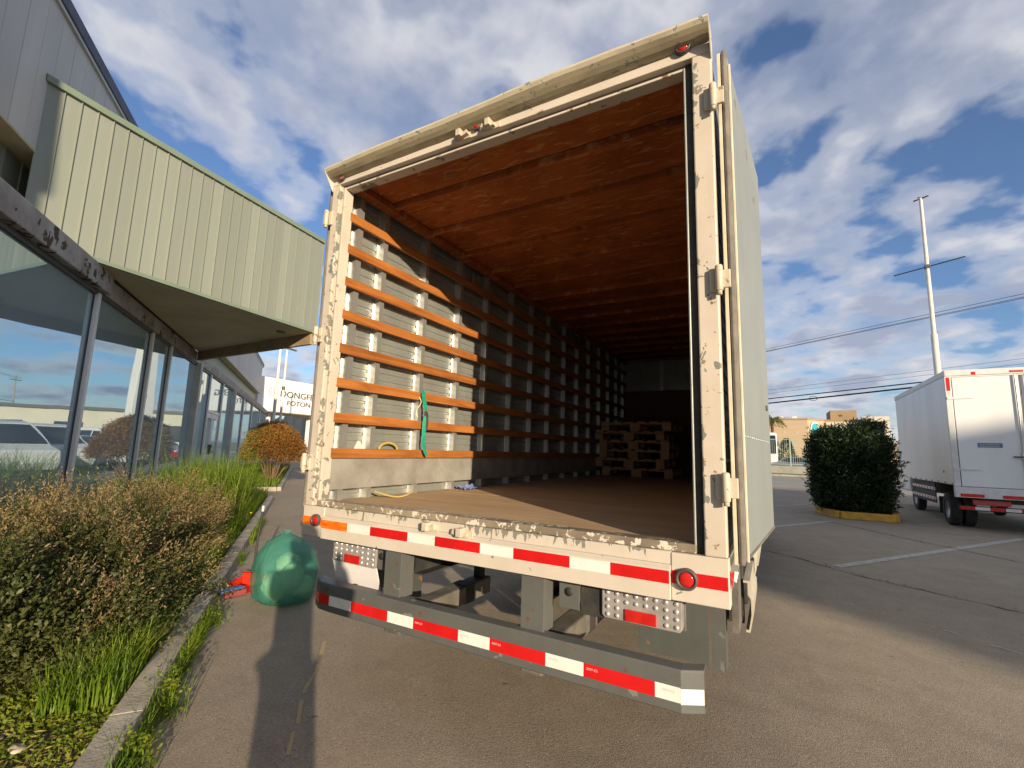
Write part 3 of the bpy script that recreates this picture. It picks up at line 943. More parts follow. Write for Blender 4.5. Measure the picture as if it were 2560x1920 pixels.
for i, y in enumerate([.10, .43, .905, 1.40, 1.865, 2.34, 2.815, 3.29, 3.765, 4.24, 4.715, 5.19, 5.665, 6.14, 6.615, 7.09]):
    y1 = ([.10, .43, .905, 1.40, 1.865, 2.34, 2.815, 3.29, 3.765, 4.24, 4.715, 5.19, 5.665, 6.14, 6.615, 7.09] + [LEN])[i + 1]
    if y1 - y < .1:
        continue
    MB().add([(-1.15, y, 3.270), (1.15, y, 3.270), (1.15, y1 - .022, 3.278), (-1.15, y1 - .022, 3.278), (-1.15, y, 3.292), (1.15, y, 3.292), (1.15, y1 - .022, 3.292), (-1.15, y1 - .022, 3.292)],
             [(3, 2, 1, 0), (4, 5, 6, 7), (0, 1, 5, 4), (1, 2, 6, 5), (2, 3, 7, 6), (3, 0, 4, 7)]).build('roof_panel', M['roofply'], T)
    MB().box(-1.14, 1.14, y + .002, y + .034, 3.240, 3.2695).build('roof_bow', M['roofply'], T, 0.004)
MB().box(-1.225, 1.225, .07, LEN, 3.294, 3.325).build('roof_skin', M['chassis'], T, 0.01)
# front wall: plywood below, ribbed sheet and a post above
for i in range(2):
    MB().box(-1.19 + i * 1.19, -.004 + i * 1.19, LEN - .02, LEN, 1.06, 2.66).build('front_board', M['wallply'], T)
pr_ = MB()
for i in range(10):
    pr_.box(-1.19, 1.19, LEN - .018, LEN, 2.664 + i * .06, 2.664 + i * .06 + .05)
pr_.build('front_sheet', M['galv'], T)
MB().box(-.46, -.40, LEN - .05, LEN - .0205, 2.66, 3.27).build('front_post', M['galv_post'], T)
MB().box(-1.22, 1.22, LEN + .001, LEN + .03, .99, 3.29).build('front_skin', M['galv'], T)
# vent plates high on the left wall
for y in (1.66, 4.35):
    MB().box(-1.17, -1.148, y, y + .19, 3.075, 3.19).build('vent_plate', M['gasket'], T, 0.004)

# doors folded right back along the sides
TH = rad(5.0)


def door(s, th):
    d = thing('door', parent=T)
    d.location = (s * 1.259, .030, 0)
    d.rotation_euler = (0, 0, -s * th)
    z0, z1, w = 1.03, 3.225, 1.13
    f = lambda v0, v1: (min(s * v0, s * v1), max(s * v0, s * v1))
    x0, x1 = f(.0, .036)
    MB().box(x0, x1, .03, w, z0, z1).build('door_panel', M['door_sheet'], d, 0.004)
    x0, x1 = f(-.004, .012)
    MB().box(x0, x1, .0, .029, z0 - .01, z1 + .012).build('door_edge', M['trim_pale'], d, 0.003)
    x0, x1 = f(.013, .036)
    MB().box(x0, x1, -.006, .028, z0 - .012, z1 + .02).build('door_gasket', M['gasket'], d, 0.010)
    x0, x1 = f(.0365, .046)
    MB().box(x0, x1, .031, .041, z0, z1 - .035).build('trim_strip', M['trim_pale'], d, 0.002)
    x0, x1 = f(.0365, .040)
    MB().box(x0, x1, .05, w, z0, z0 + .012).build('bottom_strip', M['gasket'], d, 0.002)
    x0, x1 = f(.0365, .039)
    rv = MB()
    for i in range(14):
        rv.ball((s * .0368, .12 + i * .07, 1.52), .004, .006, .006, 6, 4)
    tag(rv.build('rivet_row', M['galv_post'], d), kind='stuff')
    MB().box(*f(.0365, .044), .96, 1.0, 1.70, 1.73).build('latch_stub', M['lamp_rim'], d, 0.004)


door(1, TH)
door(-1, rad(3))
# torn tape flag on the right corner
MB().add([(1.242, .004, .99), (1.256, .03, 1.0), (1.250, .05, .955), (1.244, .012, .93)], [(0, 1, 2, 3)]).build('torn_tape', M['tape_red'], T)
MB().add([(1.254, .035, .995), (1.268, .06, .99), (1.258, .07, .945), (1.250, .052, .957)], [(0, 1, 2, 3)]).build('torn_tape', M['tape_white'], T)
# cab in front of the box
cab = MB().prism([(7.45, .72), (9.05, .72), (9.12, 1.25), (8.92, 2.2), (8.72, 2.42), (7.45, 2.46)], lambda a, b, d: (d, a, b), -1.05, 1.05).build('cab', M['white_paint'], T, 0.06, 3)
MB().add([(-.95, 9.118, 1.34), (.95, 9.118, 1.34), (.93, 8.94, 2.14), (-.93, 8.94, 2.14)], [(0, 1, 2, 3)]).build('windscreen', M['glass_dark'], cab)
for s in (-1, 1):
    MB().add([(s * 1.054, 7.75, 1.4), (s * 1.054, 8.85, 1.4), (s * 1.054, 8.75, 2.1), (s * 1.054, 7.75, 2.1)], [(0, 1, 2, 3)]).build('side_window', M['glass_dark'], cab)

# ------------------------------------------------------------------ what lies in the box


def make_pallet():
    p = thing('pallet', 'x', 'pallet')
    w, d = 1.10, 1.0
    for k in range(3):
        x = (-.49, 0, .49)[k]
        for yy in (.05, .5, .95):
            ww = .16 if k == 1 else .13
            MB().box(x - ww / 2, x + ww / 2, max(yy - .07, 0), min(yy + .07, d), .022, .100).build('block', M['pallet'], p, 0.003)
        ww = .16 if k == 1 else .13
        MB().box(x - ww / 2, x + ww / 2, 0.001, d - .001, 0, .0215).build('bottom_board', M['pallet'], p, 0.002)
    for yy in (.05, .5, .95):
        MB().box(-.55, .55, max(yy - .07, .0005), min(yy + .07, d), .1005, .122).build('stringer_board', M['pallet'], p, 0.002)
    for i in range(6):
        x = -.55 + i * .194
        MB().box(x, x + .13, 0, d, .1225, .144).build('deck_board', M['pallet'], p, 0.002)
    return p


pal = make_pallet()
offs = [(0.05, .02), (-.06, -.03), (.0, .02), (.01, .0), (-.07, .03), (.045, -.02)]
nm = ['bottom pallet of the wooden stack, resting on the truck floor', 'second wooden pallet from the bottom of the stack', 'third wooden pallet from the bottom of the stack', 'fourth wooden pallet up, third from the top of the stack', 'wooden pallet just under the top one of the stack', 'topmost wooden pallet of the stack deep in the truck']
nm = [nm[0], nm[1], nm[2], nm[3], nm[4], nm[5]]
for i in range(6):
    o = pal if i == 0 else copy_tree(pal)
    o['label'] = nm[i]
    o['group'] = 'pallets stacked in the truck'
    dx, dy = offs[i]
    o.location = (-.545 + dx, 5.42 + dy, 1.0625 + i * .1455)
    o.rotation_euler = (0, 0, rad(random.uniform(-1.5, 1.5)))

M['strap_green'] = pm('green_webbing', (0.01, 0.30, 0.19), (0.008, 0.22, 0.14), 30, 0.6, bmp=0.4)
M['strap_black'] = pm('dark_webbing', (0.03, 0.035, 0.03), (0.05, 0.055, 0.045), 30, 0.6)


def strap_strip(pts, w, mat, name, parent):
    mb = MB()
    vs = []
    for p, tw in pts:
        p = Vector(p)
        s = Vector((math.sin(tw) * .6, math.cos(tw), 0))
        vs += [p - s * w / 2, p + s * w / 2]
    fs = [(2 * i, 2 * i + 1, 2 * i + 3, 2 * i + 2) for i in range(len(pts) - 1)]
    o = mb.add(vs, fs).build(name, mat, parent)
    sol = o.modifiers.new('t', 'SOLIDIFY')
    sol.thickness = .003
    sb = o.modifiers.new('s', 'SUBSURF')
    sb.levels = sb.render_levels = 2
    return o


st_ = thing('ratchet_strap', 'green webbing strap with black end hanging from the wooden slats', 'strap', (-1.108, .955, 1.885))
strap_strip([((0.006, -.03, .02), 0), ((.010, -.02, -.03), .1), ((.014, .0, -.10), .2), ((.014, .01, -.16), .3)], .05, M['strap_green'], 'webbing', st_)
strap_strip([((.016, .012, -.15), .2), ((.022, .016, -.20), .4), ((.02, .018, -.27), .5), ((.024, .01, -.33), .7)], .05, M['strap_black'], 'buckle_pad', st_)
strap_strip([((.026, -.005, -.19), .9), ((.024, -.012, -.28), .7), ((.022, -.004, -.36), .5), ((.03, -.018, -.41), .2), ((.03, .0, -.47), .1), ((.04, .03, -.53), .3)], .042, M['strap_green'], 'loose_end', st_)
tag(MB().tube([(-1.12 + .01 * math.sin(i), .905 + .022 * math.sin(i * .7), 1.84 - .021 * i) for i in range(9)], .004, 6).build('cord', M['trim_pale']), 'pale thin cord hanging beside the green strap on the slats', 'cord')
M['hose_yellow'] = pm('yellow_hose', (0.45, 0.36, 0.10), (0.36, 0.28, 0.09), 9, 0.5)
tag(MB().tube([(-1.165 + .012 * math.cos(a), .64 + .085 * math.cos(a), 1.405 + .052 * math.sin(a)) for a in np.linspace(0, 2 * math.pi, 25)], .011, 8).build('tape_coil', M['hose_yellow']), 'yellowish coil tucked behind the lowest wooden slat', 'coil')
tag(MB().tube([(-1.09 + .16 * t, .45 + .22 * t + .05 * math.sin(3 * t), 1.112 - .045 * math.sin(math.pi * t)) for t in np.linspace(0, 1, 14)], .007, 8).build('hose_piece', M['hose_yellow']), 'yellow hose loop lying on the floor under the tread plate', 'hose')
M['foam'] = pm('white_foam', (0.75, 0.66, 0.58), (0.62, 0.55, 0.48), 10, 0.9, bmp=0.6)
tag(MB().add([(-1.175, .30, 1.40), (-1.175, .385, 1.40), (-1.150, .30, 1.40), (-1.150, .385, 1.40), (-1.17, .335, 1.47), (-1.16, .355, 1.462)], [(0, 2, 4), (2, 3, 5, 4), (3, 1, 5), (1, 0, 4, 5), (0, 1, 3, 2)]).build('foam_scrap', M['foam'], None, 0.006), 'pinkish white scrap stuck behind the lowest slat near the post', 'scrap')
M['rag'] = pm('blue_rag', (0.18, 0.24, 0.52), (0.12, 0.15, 0.30), 20, 0.9)
rg = MB()
gx, gy = 9, 7
vs = [(-1.10 + .10 * j / gy + random.uniform(-.01, .01), 1.46 + .26 * i / gx + random.uniform(-.012, .012), 1.064 + .03 * abs(math.sin(i * 1.3 + j * .9)) * random.uniform(.3, 1) + .02 * (j < 2)) for i in range(gx + 1) for j in range(gy + 1)]
fs = [(i * (gy + 1) + j, i * (gy + 1) + j + 1, (i + 1) * (gy + 1) + j + 1, (i + 1) * (gy + 1) + j) for i in range(gx) for j in range(gy)]
tag(rg.add(vs, fs).build('rag', M['rag']), 'crumpled blue rag on the floor below the tread plate', 'rag')

# ================================================================== SHOWROOM ON THE LEFT
M['green_clad'] = pm('pale_green_cladding', (0.262, 0.285, 0.238), (0.232, 0.25, 0.208), 1.2, 0.5, stretch=(1, 1, .3), rnd=0.2)
M['green_trim'] = pm('green_trim', (0.20, 0.255, 0.185), (0.175, 0.225, 0.165), 3, 0.5)
M['grey_clad'] = pm('grey_cladding', (0.56, 0.545, 0.51), (0.46, 0.45, 0.425), 1.6, 0.6, stretch=(1, 1, .15), rnd=0.10)
M['blue_edge'] = pm('dark_blue_roof_edge', (0.035, 0.04, 0.085), (0.05, 0.055, 0.09), 3, 0.5)
M['soffit_cream'] = pm('cream_soffit', (0.50, 0.45, 0.31), (0.42, 0.37, 0.26), 2, 0.7)
M['soffit_tan'] = pm('dusty_soffit', (0.62, 0.51, 0.33), (0.50, 0.41, 0.265), 1.5, 0.8, bmp=0.2)
M['beam_tan'] = pm('tan_end_beam', (0.36, 0.26, 0.14), (0.26, 0.185, 0.10), 4, 0.7)
M['fascia'] = chipped('weathered_fascia', (0.42, 0.38, 0.34), (0.22, 0.185, 0.15), (0.09, 0.06, 0.04), None, 9, 0.575, 0.8)
M['mullion'] = pm('aluminium_mullion', (0.82, 0.78, 0.72), (0.74, 0.70, 0.64), 3, 0.5, 0.0, stretch=(1, 1, .2))
M['mullion_dark'] = pm('dark_window_gasket', (0.09, 0.08, 0.07), (0.06, 0.055, 0.05), 6, 0.6)
M['dark_int'] = pm('dark_interior', (0.05, 0.055, 0.055), (0.035, 0.04, 0.04), 1, 0.9)


def pane_mat():
    m, nt, b = newmat('tinted_reflecting_glass')
    v = ocoord(nt)
    gl = nd(nt, 'ShaderNodeBsdfGlossy', {0: (0.66, 0.80, 0.86, 1), 1: 0.012})
    nt.links.new(bump(nt, noise(nt, v, 0.8, 2), 0.03, 0.05), gl.inputs['Normal'])
    df = nd(nt, 'ShaderNodeBsdfDiffuse')
    nt.links.new(ramp(nt, noise(nt, v, 1.2, 5), [(0.35, (0.34, 0.44, 0.48)), (0.7, (0.40, 0.49, 0.52))]), df.inputs[0])
    mx = nd(nt, 'ShaderNodeMixShader', {0: 0.56, 1: df.outputs[0], 2: gl.outputs[0]})
    nt.links.new(mx.outputs[0], nt.nodes['Material Output'].inputs[0])
    return m


M['pane'] = pane_mat()


def ubox(mb, u0, u1, n0, n1, z0, z1, mi=0):
    c = un((u0 + u1) / 2, (n0 + n1) / 2, (z0 + z1) / 2)
    return mb.obox(c, U, N, (0, 0, 1), abs(u1 - u0) / 2, abs(n1 - n0) / 2, (z1 - z0) / 2, mi)


SH = thing('showroom_building', 'long glass-fronted showroom with pale green canopy and grey upper wall', 'building')
n0 = -3.6
mull = [-4.0, -1.75, 0.75, 3.22, 5.63, 8.14, 9.46, 12.1, 14.05, 16.35, 18.75, 22.3, 26.0, 30.5, 35.0]
ubox(MB(), -4, 36, -12, -3.9, 0, 3.68).build('inner_wall', M['dark_int'], SH)
for a, b in zip(mull[:-1], mull[1:]):
    if abs(a - 14.05) < .01:          # glazed door bay: transom light over a pair of door leaves
        ubox(MB(), a + .05, b - .05, n0 - .008, n0, 2.36, 3.37).build('window_pane', M['pane'], SH)
        for k in range(2):
            d0, d1 = a + .05 + (b - a - .1) * k / 2 + .02, a + .05 + (b - a - .1) * (k + 1) / 2 - .02
            dr = ubox(MB(), d0, d1, n0 - .03, n0 + .012, .12, 2.27).build('door_leaf', M['mullion'], SH, 0.004)
            ubox(MB(), d0 + .12, d1 - .12, n0 + .0125, n0 + .016, .35, 2.12).build('door_glass', M['pane'], dr)
            hu = d1 - .07 if k == 0 else d0 + .07
            ubox(MB(), hu - .012, hu + .012, n0 + .014, n0 + .06, 1.0, 1.3).build('handle', M['mullion_dark'], dr, 0.004)
        ubox(MB(), a + .05, b - .05, n0 - .03, n0 + .03, 2.275, 2.355).build('transom', M['mullion'], SH, 0.003)
        continue
    ubox(MB(), a + .05, b - .05, n0 - .008, n0 + random.uniform(-.001, .001), .32, 3.37).build('window_pane', M['pane'], SH)
for u in mull:
    ubox(MB(), u - .04, u + .045, n0 - .02, n0 + .060, .30, 3.40).build('mullion', M['mullion'], SH, 0.006)
    ubox(MB(), u - .052, u - .041, n0 - .02, n0 + .014, .30, 3.40).build('frame_gasket', M['mullion_dark'], SH)
ubox(MB(), 12.0, 12.22, n0 - .05, n0 + .14, .0, 3.45).build('column', pm('pale_column', (0.55, 0.52, 0.45), (0.45, 0.42, 0.36), 3, 0.7), SH, 0.01)
ubox(MB(), 18.66, 18.86, n0 - .05, n0 + .14, .0, 3.45).build('column', pm('pale_column_far', (0.55, 0.52, 0.45), (0.45, 0.42, 0.36), 3, 0.7), SH, 0.01)
ubox(MB(), -4, 35, n0 - .06, n0 + .05, .05, .30).build('plinth', M['fascia'], SH)
ubox(MB(), -4, 35, n0 - .02, n0 + .035, 3.372, 3.428).build('window_head', M['mullion_dark'], SH)
ubox(MB(), -4, 5.78, n0 - .05, n0 + .13, 3.43, 3.715).build('fascia_beam', M['fascia'], SH, 0.01)
ubox(MB(), 5.79, 35.2, n0 - .05, n0 + .06, 3.43, 3.69).build('fascia_beam', M['fascia'], SH, 0.01)
ubox(MB(), -4, 35.2, -4.3, n0 - .051, 3.66, 3.70).build('lower_roof', M['soffit_tan'], SH)
# recessed green strip above the lower roof, in panels with standing seams
for i in range(26):
    u = -4 + i * .36
    if u > 5.0:
        break
    mb = ubox(MB(), u, u + .352, -4.32, -4.28, 3.70, 4.765)
    ubox(mb, u + .352, u + .360, -4.32, -4.262, 3.70, 4.765)
    mb.build('cladding_panel', M['green_clad'], SH)
ubox(MB(), 3.9, 35, -4.36, -4.325, 3.70, 4.765).build('recess_wall', M['green_trim'], SH)
ubox(MB(), -6, 34.5, -4.30, -4.021, 4.77, 4.80).build('overhang_soffit', M['soffit_cream'], SH)
ubox(MB(), -6, 34.5, -12, -4.06, 4.802, 6.69).build('upper_volume', M['dark_int'], SH)
gp = MB()
ubox(gp, 0, .985, 0, .03, 0, 1.90)
ubox(gp, .985, 1.01, 0, .026, 0, 1.90)
ubox(gp, .32, .345, .03, .0325, 0, 1.90)
ubox(gp, .65, .675, .03, .0325, 0, 1.90)
gmesh = gp.mesh('wall_panel', M['grey_clad'])
for i in range(40):
    inst(gmesh, 'wall_panel', SH, un(-6 + i * 1.01, -4.055, 4.803))
ubox(MB(), -6.3, 34.9, -4.30, -3.99, 6.70, 6.745).build('eave_soffit', M['grey_clad'], SH)
ubox(MB(), -6.3, 34.9, -4.30, -3.97, 6.747, 6.93).build('roof_edge', M['blue_edge'], SH, 0.02)
ubox(MB(), -6.3, 34.9, -12, -4.305, 6.70, 6.9).build('roof', M['blue_edge'], SH)

# the prow canopy
ca, cb, cc = Vector((-6.27, .28, 0)), Vector((-6.88, 4.18, 0)), Vector((-11.48, 4.33, 0))
cd_ = (cb - ca).normalized()
cn = Vector((cd_.y, -cd_.x, 0))
CAN = MB()
CAN.prism([(p.x, p.y) for p in (ca - cd_ * .6 - cn * .04, cb - cn * .04, cc, Vector((-12.6, 3.6, 0)), Vector((-9, 0, 0)))], lambda a, b, d: (a, b, d), 3.76, 5.70)
can = CAN.build('canopy', M['green_trim'], SH)
cp = MB()
cp.obox((0.086, -.012, 1.0), (1, 0, 0), (0, 1, 0), (0, 0, 1), .0855, .008, 1.0)
cp.obox((0.1755, -.022, 1.0), (1, 0, 0), (0, 1, 0), (0, 0, 1), .004, .018, 1.0)
cmesh = cp.mesh('cladding_panel', M['green_clad'])
ang = math.atan2(cd_.y, cd_.x)
for i in range(26):
    inst(cmesh, 'cladding_panel', can, (ca + cd_ * (-.70 + i * .18) + Vector((0, 0, 3.715))), (0, 0, ang), (1, 1, .995))
MB().obox((ca + cb) / 2 + cd_ * (-.35) + Vector((0, 0, 5.745)) + cn * .012, cd_, cn, (0, 0, 1), 2.35, .055, .045).build('coping', M['green_trim'], can, 0.006)
MB().obox((ca + cb) / 2 + cd_ * (-.35) + Vector((0, 0, 3.735)) + cn * .020, cd_, cn, (0, 0, 1), 2.35, .028, .028).build('bottom_trim', M['green_trim'], can, 0.004)
MB().prism([(p.x, p.y) for p in (ca - cd_ * .1, cb - cd_ * .08, cc + Vector((0, -.06, 0)), un(5.9, -3.5))], lambda a, b, d: (a, b, d), 3.70, 3.757).build('soffit', M['soffit_tan'], can)
ed = (cc - cb).normalized()
MB().obox((cb + cc) / 2 + Vector((0, -.03, 3.60)), ed, Vector((-ed.y, ed.x, 0)), (0, 0, 1), (cc - cb).length / 2, .04, .13).build('end_beam', M['beam_tan'], can, 0.004)
MB().lathe([(.09, 0), (.09, -.02), (.07, -.024), (.001, -.015)], (-7.35, 3.75, 3.70), 'z', 20).build('soffit_lamp', M['gasket'], can)
MB().obox((cb + cc) / 2 + Vector((0, .03, 4.75)), ed, Vector((-ed.y, ed.x, 0)), (0, 0, 1), (cc - cb).length / 2, .03, 1.0).build('end_cladding', M['green_clad'], can)

# ------------------------------------------------------------------ white sign box beyond
M['sign_white'] = pm('white_sign_panel', (0.84, 0.82, 0.80), (0.78, 0.76, 0.74), 1, 0.4)
sa = Vector((-30.969, 18.895, 0))
sdv = Vector((math.sin(rad(-3.6)), math.cos(rad(-3.6)), 0))
snv = Vector((sdv.y, -sdv.x, 0))
SG = thing('sign_box', 'white sign box with dark brand lettering beyond the showroom', 'sign', sa, math.atan2(sdv.y, sdv.x))
MB().box(-.85, 6.2, .02, 3.6, 3.70, 6.20).build('sign_body', M['sign_white'], SG, 0.02)
MB().box(-.75, 6.1, .1, 3.5, 3.66, 3.6985).build('sign_underside', M['soffit_tan'], SG)
l1 = inst(text_mesh('lettering', 'DONGFENG', .66, M['ink_dark'], .02), 'lettering', SG, (.95, .0, 4.88), (rad(90), 0, 0))
l1.scale = (1.18, 1, 1)
l2 = inst(text_mesh('lettering', 'FOTON', .52, M['ink_dark'], .02), 'lettering', SG, (1.62, .0, 4.28), (rad(90), 0, 0))
l2.scale = (1.22, 1, 1)
inst(text_mesh('lettering', 'Y', .50, M['ink_dark'], .02), 'lettering', SG, (1.02, .0, 4.28), (rad(90), 0, 0))
em = MB()
em.lathe([(.33, -.02), (.29, -.02), (.29, 0.01), (.33, .01), (.33, -.02)], (.33, .005, 5.14), 'y', 32)
for s in (-1, 1):
    pts = [(s * (.03 + .13 * math.sin(t)), -.2 + .4 * t / math.pi) for t in np.linspace(0, math.pi, 10)]
    pts += [(s * (.03 + .05 * math.sin(t)), -.2 + .4 * t / math.pi) for t in np.linspace(math.pi, 0, 10)][1:-1]
    em.prism(pts if s < 0 else pts[::-1], lambda a, b, d: (.33 + a, d, 5.14 + b), -.015, .015)
em.build('emblem', M['ink_pale'], SG)
for x in (1.0, 4.8):
    MB().box(x, x + .25, 1.2, 1.45, 0, 3.655).build('support_post', M['sign_white'], SG, 0.01)

M['pole_white'] = pm('white_pole_paint', (0.72, 0.69, 0.60), (0.62, 0.59, 0.52), 3, 0.4)
M['pole_dark'] = pm('dark_fitting', (0.06, 0.06, 0.065), (0.09, 0.085, 0.08), 5, 0.5)


def at_az(az, dist, z=0):
    return Vector((CAM.x + dist * math.sin(rad(az)), CAM.y + dist * math.cos(rad(az)), z))


p1 = at_az(-56.4, 23.6)
fp = thing('flag_pole', 'tall white pole in front of the left end of the sign', 'pole', p1)
MB().tube([(0, 0, 0), (0, 0, 5), (0, 0, 8.5)], [.075, .065, .05], 10).build('pole_shaft', M['pole_white'], fp)
MB().lathe([(.001, 8.6), (.05, 8.56), (.06, 8.5), (.03, 8.47)], (0, 0, 0), 'z', 10).build('finial', M['pole_white'], fp)
p2 = at_az(-55.72, 24.5)
lp = thing('lamp_post', 'slim white lamp post with dark lamp head by the sign', 'lamp post', p2)
MB().tube([(0, 0, 0), (0, 0, 4.6), (0, 0, 5.85)], [.06, .055, .05], 10).build('pole_shaft', M['pole_white'], lp)
MB().obox((.05, .12, 5.93), (.3, .95, -.15), (.95, -.3, 0), (0, .15, 1), .30, .07, .035).build('lamp_head', M['pole_dark'], lp, 0.01)
MB().lathe([(.075, 3.9), (.075, 4.05), (.06, 4.08)], (0, 0, 0), 'z', 10).build('collar', M['pole_dark'], lp)
for i, (az, ds) in enumerate(((-52.72, 44), (-52.30, 45), (-52.05, 47))):
    q = at_az(az, ds)
    o = thing('street_pole', ['leftmost of three thin pale poles under the sign', 'middle of three thin pale poles under the sign', 'rightmost of three thin pale poles under the sign'][i], 'pole', q, group='thin poles under the sign')
    MB().tube([(0, 0, 0), (0, 0, 3.5), (0, 0, 6.5)], [.07, .06, .04], 8).build('pole_shaft', M['pole_white'], o)
    MB().box(-.05, .9, -.05, .05, 6.5, 6.56).build('pole_arm', M['pole_white'], o)

# ================================================================== VEGETATION
M['hebe'] = leafmat('shrub_leaf_green', [(0.024, 0.036, 0.012), (0.065, 0.080, 0.022), (0.14, 0.145, 0.04)], 3.0, 0.5, 0.25, 30)
M['hebe_brown'] = leafmat('shrub_leaf_brown', [(0.13, 0.092, 0.042), (0.26, 0.19, 0.085), (0.40, 0.30, 0.14)], 4.0, 0.7, 0.25, 30)
M['twig'] = pm('twig_bark', (0.20, 0.125, 0.065), (0.12, 0.07, 0.035), 12, 0.9)
M['grass'] = leafmat('grass_blade', [(0.06, 0.12, 0.010), (0.16, 0.25, 0.02), (0.38, 0.42, 0.06)], 3.5, 0.5, 0.4, 25)
M['grass_dry'] = leafmat('dry_grass', [(0.20, 0.17, 0.05), (0.34, 0.27, 0.09), (0.42, 0.33, 0.13)], 2.5, 0.7, 0.35, 25)
M['weed'] = leafmat('weed_leaf', [(0.06, 0.11, 0.010), (0.17, 0.22, 0.02), (0.32, 0.33, 0.04)], 7, 0.5, 0.4, 25)
M['oleander'] = leafmat('oleander_leaf', [(0.010, 0.022, 0.008), (0.022, 0.042, 0.014), (0.05, 0.07, 0.022)], 2.0, 0.4, 0.15, 18)
M['rust_bush'] = leafmat('russet_leaf', [(0.15, 0.062, 0.014), (0.27, 0.125, 0.026), (0.36, 0.20, 0.045)], 1.2, 0.7, 0.3, 14)
M['rust_bush_green'] = leafmat('olive_leaf', [(0.10, 0.095, 0.015), (0.18, 0.16, 0.03), (0.26, 0.22, 0.04)], 1.2, 0.7, 0.3, 14)
M['dandelion'] = pm('yellow_flower', (0.8, 0.52, 0.02), (0.7, 0.42, 0.02), 10, 0.7)


def unit(a):
    return a / np.maximum(np.linalg.norm(a, axis=-1, keepdims=True), 1e-9)


def leaf_quads(c, d, ln, wd, cup=0.15):
    """c base, d unit direction, ln/wd arrays -> verts, quads (pointed blade, folded a little)"""
    n = len(c)
    r = RNG.normal(size=(n, 3))
    s = unit(np.cross(d, r))
    nn = np.cross(s, d)
    ln = np.broadcast_to(np.asarray(ln, float).reshape(-1, 1), (n, 1))
    wd = np.broadcast_to(np.asarray(wd, float).reshape(-1, 1), (n, 1))
    mid = c + d * ln * .5
    v = np.stack([c, mid + s * wd / 2 + nn * wd * cup, c + d * ln, mid - s * wd / 2 + nn * wd * cup], 1).reshape(-1, 3)
    f = np.arange(4 * n).reshape(n, 4)
    return v, f


def leaves_obj(name, c, d, ln, wd, mat, parent, cup=.15):
    v, f = leaf_quads(c, d, ln, wd, cup)
    return inst(npmesh(name, v, f, mat), name, parent)


def mound_points(n, rx, ry, h, low=0.0, lump=0.16, seed=0):
    """points on a lumpy dome and the outward direction there"""
    r = np.random.default_rng(seed)
    a = r.uniform(0, 2 * np.pi, n)
    zz = r.uniform(low, 1, n) ** .85
    rr = np.sqrt(np.maximum(1 - zz ** 2.2, 0))
    k = 1 + lump * (np.sin(3 * a + seed) * np.cos(4 * zz + seed) + .7 * np.sin(7 * a + 2.1 * seed) * np.sin(6 * zz) + .5 * r.normal(size=n) * .4)
    p = np.stack([rx * rr * np.cos(a) * k, ry * rr * np.sin(a) * k, h * zz * (0.9 + .1 * k)], 1)
    d = unit(np.stack([np.cos(a) * rr / rx, np.sin(a) * rr / ry, (zz + .25) / h], 1))
    return p, d


def shrub(name, label, cat, loc, rx, ry, h, shoots, leafl, leafw, green, brown, brown_frac, seed, per=9, rz=0, group=None, shoot_len=.16, low=0.0, stems=14):
    o = thing(name, label, cat, loc, rz, group)
    r = np.random.default_rng(seed + 5)
    nc = max(24, shoots // 30)
    pc, dc = mound_points(nc, rx * .92, ry * .92, h * .93, low, .22, seed=seed)
    pc = pc * (r.uniform(.62, 1.04, nc))[:, None]
    ci = r.integers(0, nc, shoots)
    off = unit(r.normal(size=(shoots, 3))) * (r.uniform(0, 1, shoots) ** .5 * .13)[:, None]
    p = pc[ci] + off
    p[:, 2] = np.maximum(p[:, 2], .01)
    depth = np.where(r.uniform(size=shoots) < .9, 1.0, .6)
    d = unit(dc[ci] + off * 4 + r.normal(size=p.shape) * .3 + np.array([0, 0, .25]))
    cj = r.normal(size=nc) * .45
    clump = np.sin(p[:, 0] * 5 + seed) + np.sin(p[:, 1] * 6 + 1.7 * seed) + np.sin(p[:, 2] * 5 + seed * .3)
    topness = p[:, 2] / h
    score = topness * 1.5 + clump * .15 + cj[ci] + r.normal(size=shoots) * .18
    thr = np.quantile(score, 1 - brown_frac)
    isb = (score > thr) & (depth > .72)
    t = np.linspace(0.1, 1, per)
    for nm_, sel, mat in (('foliage', ~isb, green), ('dry_shoots', isb, brown)):
        if sel.sum() == 0:
            continue
        ps, ds = p[sel], d[sel]
        L = shoot_len * r.uniform(.6, 1.3, len(ps))
        cc_ = (ps[:, None, :] + ds[:, None, :] * (L[:, None] * t[None, :])[..., None]).reshape(-1, 3)
        ld = unit(np.repeat(ds, per, 0) * .8 + r.normal(size=(len(cc_), 3)) * .55)
        ln = leafl * r.uniform(.7, 1.3, len(cc_)) * (1.0 if mat is green else .95)
        wd = leafw * r.uniform(.7, 1.3, len(cc_)) * (1.0 if mat is green else .6)
        leaves_obj(nm_, cc_, ld, ln, wd, mat, o)
    sm_ = MB()
    for k in range(stems):
        q, _ = mound_points(1, rx * .85, ry * .85, h * .9, .2, seed=seed * 31 + k)
        q = Vector(q[0])
        b = Vector((random.uniform(-.06, .06), random.uniform(-.06, .06), 0))
        m1 = b.lerp(q, .45) + Vector((random.uniform(-.08, .08), random.uniform(-.08, .08), .04))
        sm_.tube([b, m1, q], [.014, .009, .003], 5, caps=False)
    sm_.build('stems', M['twig'], o)
    return o


